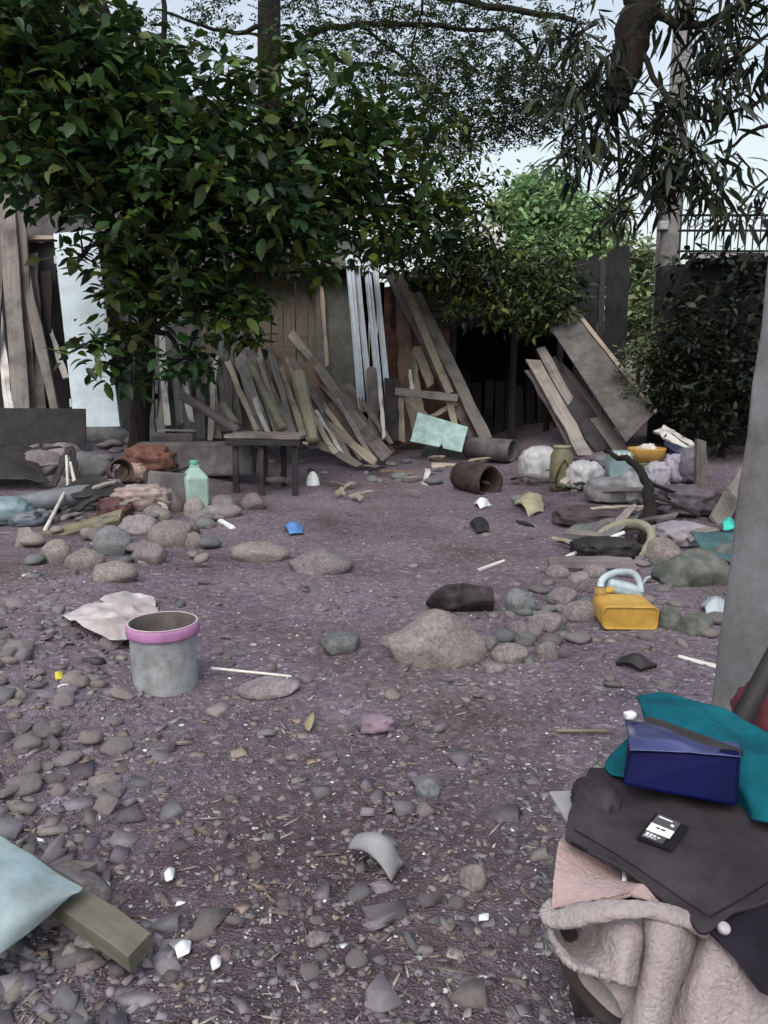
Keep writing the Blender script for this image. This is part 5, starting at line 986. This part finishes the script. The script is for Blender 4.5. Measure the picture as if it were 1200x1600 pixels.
def scrap(pts, mt, label, cat, name='scrap', t=.004, amp=.01, lift=.012):
    q = [G(*p) + Vector((0, 0, lift)) for p in pts]; grid = [[tuple(q[0]), tuple((q[0] + q[1]) / 2 + Vector((0, 0, amp))), tuple(q[1])], [tuple((q[0] + q[3]) / 2 + Vector((0, 0, amp))), tuple((q[0] + q[1] + q[2] + q[3]) / 4 + Vector((0, 0, amp * 2))), tuple((q[1] + q[2]) / 2)], [tuple(q[3]), tuple((q[2] + q[3]) / 2), tuple(q[2])]]
    return tag(patch(name, grid, mt, 10, 10, amp, 9, t, seed=rs.randint(99), worldpts=True), label, cat)
PAPER = M_noise('dirty_white_sheet', (.40, .36, .37), (.55, .53, .545), 4, .7, .2, .004)
patch('torn_sack', [[tuple(PZ(*q)) for q in row] for row in ([(98, 966, .14), (140, 945, .12), (190, 930, .10), (240, 936, .06)], [(128, 978, .14), (160, 962, .15), (205, 950, .12), (245, 955, .08)], [(150, 985, .13), (175, 976, .14), (210, 972, .12), (240, 980, .07)], [(172, 1000, .10), (185, 1000, .10), (205, 1000, .08), (230, 1004, .05)])], PAPER, 46, 46, .045, 9, .004, seed=9, worldpts=True, amp2=.004); tag(bpy.data.objects['torn_sack'], 'torn dirty white sack sheet behind the paint bucket', 'sack')
YL = plain('dry_leaf', (.30, .26, .16), .8); WL = plain('white_scrap', (.72, .74, .76), .5)
lv, lf = leaf_base(.42, curl=.25); lq = G(483, 1148) + Vector((0, 0, .012)); lt_ = PZ(483, 1106, .05); ld = (lt_ - lq)
o = link('dry_leaf', mesh('dry_leaf', lv * ld.length, lf), YL, None, Matrix.Translation(lq) @ Matrix(leaf_frames(np.array([tuple(ld)]), np.array([[-.5, -.6, .6]]))[0].tolist()).to_4x4()); o.modifiers.new('s', 'SOLIDIFY').thickness = .0015; tag(o, 'yellowish dry leaf upright in the foreground middle', 'leaf')
lump('rag', G(590, 1140), (.10, .075, .05), plain('pink_rag', (.22, .165, .21), .9), 'pinkish mauve rag in the foreground middle', 'rag', .4, 44, .35, 3, 3.5)
scrap([(545, 1340), (590, 1332), (630, 1360), (612, 1388)], plain('grey_shell', (.24, .245, .26), .8), 'grey broken shell-like scrap near the bottom centre', 'scrap', 'scrap', .006, .03, .02)
scrap([(135, 1392), (172, 1388), (168, 1412), (140, 1418)], WL, 'white scrap beside the corner of the pale blue sheet', 'scrap', 'scrap', .004, .012)
scrap([(272, 1490), (298, 1480), (296, 1498), (278, 1506)], WL, 'white chip right of the wooden plank end', 'chip', 'chip', .004, .008)
scrap([(330, 1508), (345, 1502), (344, 1520), (332, 1526)], WL, 'small white chip right of the other white chip', 'chip', 'chip', .004, .006)
scrap([(258, 1372), (272, 1366), (270, 1382), (260, 1386)], WL, 'white chip in the foreground left of centre', 'chip', 'chip', .004, .006)
scrap([(748, 1438), (764, 1436), (763, 1446), (748, 1447)], WL, 'tiny white paper in the foreground right', 'paper', 'paper', .002, .002)
scrap([(86, 1056), (98, 1056), (98, 1066), (87, 1067)], plain('bright_yellow', (.60, .52, .06), .6), 'bright yellow scrap left of the paint bucket', 'scrap', 'scrap', .003, .004)
scrap([(90, 1078), (108, 1074), (106, 1088), (94, 1092)], WL, 'white paper scrap below the bright yellow scrap', 'paper', 'paper', .003, .005)
scrap([(444, 826), (472, 824), (474, 836), (452, 838)], plain('blue_scrap', (.10, .22, .50), .5), 'blue plastic scrap behind the half-buried stones', 'scrap', 'scrap', .004, .03)
scrap([(740, 790), (760, 784), (768, 790), (750, 798)], WL, 'white scrap below the hollow log', 'scrap', 'scrap', .006, .03)
scrap([(804, 790), (845, 776), (850, 800), (826, 808)], plain('straw', (.36, .33, .22), .8), 'straw-coloured crushed basket piece before the white sack', 'basket piece', 'crushed_basket', .012, .05)
scrap([(735, 822), (758, 815), (763, 832), (745, 835)], RUBBER, 'black rubber scrap in mid yard', 'scrap', 'scrap', .02, .03)
scrap([(962, 1042), (985, 1036), (1026, 1044), (1000, 1052)], RUBBER, 'flat black shoe-like scrap below the jerrycan', 'scrap', 'scrap', .02, .02)
scrap([(1126, 828), (1146, 826), (1150, 836), (1130, 838)], plain('bright_teal', (.05, .55, .45), .4), 'bright teal plastic bit by the pillar', 'scrap', 'scrap', .01, .03, .05)
scrap([(1125, 850), (1150, 850), (1152, 862), (1135, 862)], WL, 'white wrapper bit left of the pillar', 'wrapper', 'scrap', .005, .03, .03)
scrap([(1095, 952), (1135, 950), (1140, 972), (1105, 974)], plain('clear_wrapper', (.40, .45, .48), .25), 'crumpled clear wrapper below the mossy boulder', 'wrapper', 'wrapper', .004, .04)
patch('teal_tarp', [[(1078, 835, 5.2), (1120, 830, 5.2), (1170, 835, 5.1)], [(1090, 850, 5.0), (1130, 855, 4.9), (1170, 860, 4.8)], [(1110, 875, 4.7), (1140, 880, 4.6), (1175, 890, 4.5)]], plain('dark_teal', (.05, .11, .12), .5, .3), 18, 18, .05, 5, .008, seed=8); tag(bpy.data.objects['teal_tarp'], 'dark teal tarp scrap behind the mossy boulder', 'tarp')
# ------------------------------------------------------------------ plank and pale blue sheet at the lower left
g1, g0 = PZ(30, 1356, .075), PZ(220, 1487, .05)
pl = board('bench_plank', g1, g0, .062, .040, M_wood('grey_olive_wood', (0.12, 0.112, 0.09), (0.20, 0.188, 0.15)), Vector((0.1, -.25, 1)), jag=.006, warp=.002); tag(pl, 'thick wooden plank under the pale blue sheet', 'plank')
tag(rock('stone', (g0.x - .14, g0.y + .11, -.02), (.10, .09, .06), STONE, sub=3), 'grey stone under the front end of the wooden plank', 'stone')
tag(rock('stone', (g1.x + .1, g1.y - .02, 0), (.22, .16, .12), STONE, sub=3), 'grey stone propping the wooden plank at lower left', 'stone')
board('under_slat', PZ(70, 1390, .05), PZ(132, 1350, .04), .06, .02, W_GREY, Vector((0, -.3, 1))); tag(bpy.data.objects['under_slat'], 'short grey slat tip behind the pale blue sheet', 'slat')
PBS = M_noise('pale_blue_sheet', (.22, .30, .33), (.31, .40, .43), 3, .6, .12, .003)
patch('blue_sheet', [[tuple(PZ(*q)) for q in row] for row in ([(-80, 1262, .16), (-10, 1302, .15), (60, 1345, .14), (130, 1388, .115)], [(-90, 1330, .16), (-20, 1362, .155), (50, 1382, .145), (124, 1394, .115)], [(-100, 1410, .14), (-20, 1430, .13), (45, 1425, .125), (110, 1400, .115)], [(-110, 1530, .05), (-30, 1508, .06), (30, 1465, .08), (98, 1410, .11)])], PBS, 30, 30, .010, 6, .005, seed=3, worldpts=True); tag(bpy.data.objects['blue_sheet'], 'pale blue plastic sheet draped over a plank at lower left', 'sheet')
# ------------------------------------------------------------------ pillar, chair and clothes at the right
pg = P(1200, 1100, 1.75); pil = thing('pillar', (pg.x - .035, 1.78, 0), 'smooth grey pillar at the right picture edge', 'pillar')
PILM = M_noise('pillar_grey', (.14, .145, .155), (.215, .22, .235), 3, .9, .5, .004, bscale=40, grime=.5, gscale=5)
V, F = board_mesh(3.0, .17, .15, .0, .003, 24, 0, 5); V = [Vector(q) + Vector((0, 0, 0)) for q in V]
bm_ = Matrix.Rotation(math.radians(3.2), 4, 'Y') @ Matrix.Rotation(math.radians(28), 4, 'Z') @ Matrix.Rotation(math.radians(-90), 4, 'Y')
MB().add([bm_ @ q + Vector((.092 - .084, 0, -.1)) for q in V], F).build('shaft', PILM, pil, bevel=.010)
FLEECE = M_noise('fleece', (.375, .322, .325), (.47, .41, .412), 120, .98, 1.0, .005, bscale=220, spec=.05, grime=.12, gscale=14); PINKF = M_noise('pink_fleece', (.355, .262, .255), (.44, .335, .325), 10, .98, .6, .004, bscale=240, spec=.05, grime=.12, gscale=8)
JACK = M_noise('charcoal_canvas', (.030, .026, .032), (.052, .046, .054), 5, .9, .35, .003, bscale=260, spec=.15); BLACKC = M_noise('black_cloth', (.010, .009, .014), (.022, .019, .026), 5, .95, .3, .003, bscale=120, spec=.1)
TEALC = M_noise('teal_cloth', (.004, .075, .105), (.008, .125, .165), 5, .9, .3, .004, bscale=140, spec=.1)
# stool
sx0, sx1, sy0, sy1, sz = .335, .80, 1.03, 1.30, .40
stl = thing('stool', (.5, 1.05, 0), 'dark wooden stool carrying the clothes', 'stool')
for k in range(4): board('seat_slat', (sx0 - .5, sy0 - 1.05 + .035 + k * .067, sz), (sx1 - .5, sy0 - 1.05 + .035 + k * .067, sz), .064, .025, W_DARK, Vector((0, 0, 1)), None).parent = stl
for x, y in ((sx0 + .03, sy0 + .03), (sx1 - .03, sy0 + .03), (sx0 + .03, sy1 - .03), (sx1 - .03, sy1 - .03)): board('leg', (x - .5, y - 1.05, -.03), (x - .5, y - 1.05, sz - .012), .045, .045, W_DARK, Vector((0, -1, 0)), None, 0).parent = stl
for y in (sy0 + .03, sy1 - .03): board('stretcher', (sx0 - .5 + .05, y - 1.05, .18), (sx1 - .5 - .05, y - 1.05, .18), .03, .025, W_DARK, Vector((0, -1, 0)), None, 0).parent = stl
# pink fleece garment
hd_ = thing('fleece_jacket', (.5, 1.0, .42), 'pink and cream fleece garment hanging over the stool', 'garment')
patch('hood', [[(890, 1288, 1.14), (950, 1310, 1.12), (1010, 1340, 1.09), (1110, 1400, 1.0), (1180, 1440, .96)], [(872, 1330, 1.05), (925, 1345, 1.03), (990, 1370, 1.0), (1060, 1400, .98), (1130, 1440, .94)], [(868, 1375, .99), (920, 1388, .965), (985, 1395, .95), (1045, 1410, .94), (1105, 1445, .925)], [(866, 1425, .955), (915, 1416, .945), (985, 1412, .93), (1045, 1420, .925), (1098, 1450, .915)]], PINKF, 130, 130, .034, 10, .006, hd_, 6, amp2=.0016, fuzz=.0009)
mb = MB(); pts = [P(*q) for q in ((868, 1410, .97), (856, 1428, .945), (872, 1436, .93), (905, 1430, .915), (950, 1422, .90), (1000, 1420, .895), (1045, 1428, .895), (1080, 1440, .90), (1108, 1455, .905))]
def roll(pts, r0, flat, name, mt, parent, n=40, m=150, fz=.0011):
    A = catmull(np.array([[tuple(p), tuple(p)] for p in pts]), m, 2)[:, 0]; T = np.gradient(A, axis=0); T /= np.linalg.norm(T, axis=1, keepdims=True); up_ = np.array([0, -.35, .94]); B_ = np.cross(T, up_); B_ /= np.linalg.norm(B_, axis=1, keepdims=True); N_ = np.cross(B_, T)
    a = np.linspace(0, 6.2832, n, endpoint=False); rr = r0 * (1 + .30 * vnoise(A * 22, 3)); env = np.minimum(1, np.minimum(np.arange(m), np.arange(m)[::-1]) / 6 + .15)
    Q = A[:, None] + (rr * env)[:, None, None] * (np.cos(a)[None, :, None] * B_[:, None] * 1.25 + np.sin(a)[None, :, None] * N_[:, None] * flat); nn_ = Q - A[:, None]; nn_ /= np.linalg.norm(nn_, axis=-1, keepdims=True) + 1e-9
    Q = Q + nn_ * ((vnoise(Q * 230, 1) + .6 * vnoise(Q * 460, 2)) * fz + vnoise(Q * 60, 4) * .0018)[..., None]
    i, j = np.meshgrid(np.arange(m - 1), np.arange(n), indexing='ij'); f = np.stack([i * n + j, i * n + (j + 1) % n, (i + 1) * n + (j + 1) % n, (i + 1) * n + j], -1).reshape(-1, 4)
    return link(name, mesh(name, Q.reshape(-1, 3), f, True), mt, parent, Matrix.Identity(4))
roll(pts, .0105, .8, 'hem', FLEECE, hd_)
patch('fold', [[(858, 1428, .955), (880, 1428, .985), (930, 1424, .965), (975, 1424, .93), (1018, 1424, .96)], [(857, 1458, .925), (885, 1466, .995), (935, 1470, .935), (980, 1470, .885), (1018, 1470, .95)], [(872, 1490, .885), (895, 1500, .915), (940, 1504, .89), (980, 1507, .868), (1014, 1508, .93)], [(900, 1514, .865), (918, 1522, .868), (950, 1530, .862), (982, 1540, .852), (1008, 1545, .915)]], FLEECE, 130, 150, .012, 13, .008, hd_, 7, amp2=.0014, fuzz=.0010)
patch('fold', [[(1003, 1436, .93), (1022, 1438, .895), (1055, 1442, .895), (1082, 1452, .925)], [(1001, 1490, .92), (1020, 1490, .875), (1052, 1490, .875), (1078, 1495, .915)], [(992, 1545, .90), (1012, 1545, .86), (1042, 1545, .86), (1062, 1548, .895)], [(968, 1625, .88), (995, 1625, .84), (1025, 1625, .84), (1042, 1625, .875)]], FLEECE, 190, 90, .006, 14, .008, hd_, 8, amp2=.0014, fuzz=.0010)
patch('fold', [[(1088, 1448, .93), (1108, 1452, .90), (1135, 1475, .885), (1170, 1505, .89)], [(1075, 1500, .915), (1105, 1500, .875), (1150, 1510, .865), (1215, 1545, .87)], [(1060, 1550, .895), (1095, 1552, .855), (1150, 1560, .85), (1240, 1590, .85)], [(1040, 1630, .87), (1085, 1635, .835), (1150, 1640, .83), (1260, 1640, .83)]], FLEECE, 170, 150, .014, 12, .008, hd_, 9, amp2=.0014, fuzz=.0010)
patch('lining', [[(862, 1440, .99), (960, 1440, .985), (1100, 1450, .97), (1220, 1480, .95)], [(880, 1520, .96), (960, 1520, .94), (1080, 1530, .93), (1240, 1540, .92)], [(940, 1600, .93), (980, 1610, .92), (1080, 1640, .9), (1260, 1640, .9)]], plain('dark_lining', (.05, .042, .042), .95), 12, 12, 0, 5, .004, hd_)
# sleeve cuff with a dark mouth
def cone_open(c, ax, L, r0, r1, mt, parent, name):
    n = 24; V = []; F = []; prof = [(r0 * .82, L * .7), (r0 * .86, .006), (r0, -.004), (r0 * 1.05, .012), ((r0 + r1) / 2, L * .5), (r1, L)]
    for q, z in prof:
        for k in range(n):
            a = 6.283 * k / n; f = 1 + .10 * math.sin(3 * a + z * 9); V.append((z, q * f * math.cos(a) * .72, q * f * math.sin(a)))
    for i in range(len(prof) - 1):
        for k in range(n): F.append((i * n + k, i * n + (k + 1) % n, (i + 1) * n + (k + 1) % n, (i + 1) * n + k))
    F.append(tuple(range(n)))
    o = link(name, mesh(name, V, F, True), mt, parent, frame_from(Vector(c), Vector(c) + Vector(ax), Vector((0, -1, 0)))); o.modifiers.new('s', 'SUBSURF').levels = 1; return o
cone_open(P(938, 1552, .905), (.8, .5, .35), .10, .040, .045, FLEECE, hd_, 'sleeve_cuff')
patch('seam_tag', [[(973, 1355, 1.005), (979, 1355, 1.005)], [(972, 1376, .975), (979, 1377, .975)]], WHITEP, 4, 4, 0, 5, .002, hd_)
# grey card sticking out
quadbox('card', [P(858, 1238, 1.16), P(900, 1236, 1.17), P(908, 1290, 1.09), P(890, 1292, 1.08)], .003, plain('grey_card', (.30, .30, .31), .6)); tag(bpy.data.objects['card'], 'grey card corner sticking out left of the charcoal jacket', 'card')
# black garment under
bg_ = thing('black_garment', P(1170, 1450, .87), 'black garment with a snap button at the right bottom edge', 'garment')
patch('cloth', [[(1095, 1440, .91), (1150, 1405, .93), (1215, 1370, .96)], [(1112, 1462, .875), (1165, 1450, .875), (1240, 1420, .89)], [(1150, 1500, .85), (1190, 1510, .84), (1260, 1500, .84)], [(1185, 1545, .83), (1215, 1560, .82), (1280, 1570, .82)]], BLACKC, 26, 26, .012, 10, .008, bg_, 12)
c = P(1132, 1450, .868); MB().lathe([(.0, .004), (.005, .0045), (.0075, .002), (.008, -.004), (0, -.004)], 16).build('snap_button', plain('button', (.40, .38, .40), .3), bg_, True, frame_from(c, c + Vector((1, 0, -.2)), Vector((0, -.6, 1))))
# charcoal jacket sheet
cj = thing('charcoal_jacket', P(1030, 1300, 1.05), 'charcoal canvas jacket with a black and white label', 'jacket')
patch('cloth', [[(925, 1203, 1.21), (985, 1200, 1.22), (1060, 1212, 1.22), (1130, 1225, 1.22), (1230, 1230, 1.22)], [(905, 1232, 1.135), (965, 1240, 1.135), (1040, 1252, 1.12), (1120, 1262, 1.11), (1235, 1262, 1.12)], [(888, 1280, 1.07), (950, 1290, 1.055), (1030, 1310, 1.03), (1120, 1320, 1.02), (1240, 1315, 1.03)], [(884, 1304, 1.035), (950, 1338, 1.0), (1050, 1372, .96), (1130, 1375, .945), (1245, 1360, .955)], [(890, 1312, 1.02), (965, 1355, .975), (1068, 1425, .90), (1108, 1452, .872), (1205, 1392, .915)]], JACK, 70, 70, .017, 8, .006, cj, 13, amp2=.0012)
limb(cj, [P(*q) + Vector((0, -.002, .006)) for q in ((896, 1301, 1.03), (968, 1344, .977), (1066, 1411, .909), (1104, 1436, .882))], .0012, .0012, 'hem_seam', BLACKC, 6, 0)
limb(cj, [P(*q) + Vector((0, -.002, .006)) for q in ((1108, 1437, .881), (1160, 1408, .903), (1204, 1380, .922))], .0012, .0012, 'hem_seam', BLACKC, 6, 0)
v, f = ICO[4]; d = 1 + .13 * (1 - 2 * np.abs(vnoise(v * 2.2 + 3, 5))); q = v * d[:, None] * np.array((.034, .045, .026)); 
link('collar_lump', mesh('collar_lump', q, f, True), JACK, cj, Matrix.Translation(P(930, 1248, 1.125)))
lb = [P(1027, 1281, 1.058), P(1062, 1296, 1.040), P(1037, 1330, .998), P(1000, 1316, 1.016)]
ln = (lb[1] - lb[0]).cross(lb[3] - lb[0]).normalized(); ln = ln if ln.z > 0 else -ln; lb = [q + ln * .009 for q in lb]
def sub(u0, v0, u1, v1, up): 
    f_ = lambda u, v: (lb[0].lerp(lb[1], u)).lerp(lb[3].lerp(lb[2], u), v) + ln * up
    return [f_(u0, v0), f_(u1, v0), f_(u1, v1), f_(u0, v1)]
lp_ = quadbox('label_patch', sub(-.12, -.05, 1.35, 1.08, 0), .002, BLACKC, cj)
quadbox('print_dark', sub(0, 0, 1, .38, .0025), .001, plain('label_grey', (.07, .07, .075), .6), lp_); quadbox('print_white', sub(0, .40, 1, .72, .0025), .001, plain('label_white', (.75, .76, .78), .6), lp_); quadbox('print_dark', sub(0, .74, .9, 1, .0025), .001, MATS['label_grey'], lp_)
for u0, v0, u1, v1, m in ((.1, .08, .7, .12, WHITEP), (.72, .2, .86, .28, WHITEP), (.3, .5, .45, .54, BLACKC), (.5, .5, .68, .54, BLACKC), (.1, .80, .22, .90, WHITEP), (.27, .80, .36, .90, WHITEP), (.4, .82, .52, .88, WHITEP), (.58, .84, .7, .88, WHITEP), (.06, .93, .6, .95, WHITEP)): quadbox('lettering', sub(u0, v0, u1, v1, .0036), .0006, m, lp_)
# blue pack in clear film with a dark slat on top
bp = thing('blue_pack', P(1065, 1235, 1.10), 'dark blue packet in glossy clear film on the jacket', 'packet')
NAVYB = plain('deep_blue', (.003, .004, .042), .5, .3, spec=.08); FILM = plain('film_blue', (.05, .06, .17), .22, .35, spec=.6)
fb = [P(972, 1228, 1.105), P(1152, 1262, 1.075), P(1158, 1178, 1.10), P(985, 1172, 1.125)]      # front face
bb_ = [P(984, 1126, 1.235), P(1152, 1160, 1.20)]
bdrop = [Vector((q.x, q.y, z)) for q, z in ((bb_[0], fb[0].z), (bb_[1], fb[1].z))]
V = fb + bb_ + bdrop; mb = MB(); mb.add(V, [(0, 1, 2, 3), (3, 2, 5, 4), (0, 3, 4, 6), (1, 7, 5, 2), (6, 4, 5, 7), (0, 6, 7, 1)]); mb.build('block', NAVYB, bp, mw=Matrix.Identity(4), bevel=.006)
patch('film', [[(976, 1124, 1.245), (1030, 1132, 1.232), (1090, 1148, 1.215), (1155, 1162, 1.2)], [(980, 1150, 1.172), (1040, 1152, 1.165), (1100, 1164, 1.152), (1156, 1172, 1.14)], [(984, 1174, 1.118), (1040, 1176, 1.112), (1100, 1180, 1.102), (1158, 1182, 1.094)]], FILM, 26, 30, .008, 16, .001, bp, 15)
lump('film_knot', P(984, 1122, 1.235), (.018, .014, .012), WHITEP, 'x', 'x', 0, 3, .3, 2); o = bpy.data.objects['film_knot']; w_ = o.matrix_world.copy(); del o['label']; del o['category']; mwk = PW[o.name]; o.parent = bp; o.matrix_basis = PW[bp.name].inverted() @ mwk
board('dark_strip', P(1008, 1128, 1.245), P(1156, 1182, 1.12), .022, .010, W_DARK, Vector((-.1, -.4, 1)), None, .002, .001); tag(bpy.data.objects['dark_strip'], 'thin dark slat lying on the blue packet', 'slat')
# teal cloth
patch('teal_cloth', [[(996, 1082, 1.40), (1035, 1078, 1.42), (1085, 1092, 1.40), (1140, 1118, 1.36), (1240, 1150, 1.30)], [(1000, 1098, 1.35), (1040, 1098, 1.345), (1090, 1118, 1.31), (1150, 1140, 1.27), (1245, 1175, 1.22)], [(1004, 1120, 1.29), (1050, 1132, 1.25), (1110, 1158, 1.21), (1165, 1178, 1.17), (1250, 1210, 1.14)], [(1010, 1140, 1.245), (1060, 1160, 1.21), (1130, 1205, 1.15), (1175, 1235, 1.10), (1250, 1270, 1.06)], [(1020, 1165, 1.23), (1080, 1200, 1.2), (1150, 1262, 1.14), (1185, 1285, 1.05), (1250, 1310, 1.02)]], TEALC, 60, 60, .036, 10, .005, None, 17, amp2=.002); tag(bpy.data.objects['teal_cloth'], 'teal cloth bunched behind and right of the blue packet', 'cloth')
patch('teal_scrap', [[(955, 1180, 1.215), (975, 1160, 1.225), (990, 1150, 1.235)], [(945, 1198, 1.19), (968, 1196, 1.18), (990, 1190, 1.18)], [(955, 1212, 1.17), (970, 1214, 1.16), (985, 1215, 1.15)]], TEALC, 14, 14, .008, 20, .004, None, 18); tag(bpy.data.objects['teal_scrap'], 'small teal cloth corner showing left of the blue packet', 'cloth')
pole((1150, 1140), (1232, 985), 1.32, 1.42, .019, .018, RUBBER, 'black tube leaning behind the teal cloth', 'tube', 'tube')
lump('red_cloth', P(1215, 1165, 1.42), (.16, .14, .14), plain('dark_red', (.12, .03, .04), .9), 'dark red cloth at the right edge behind teal cloth', 'cloth', .2, 30, .08)
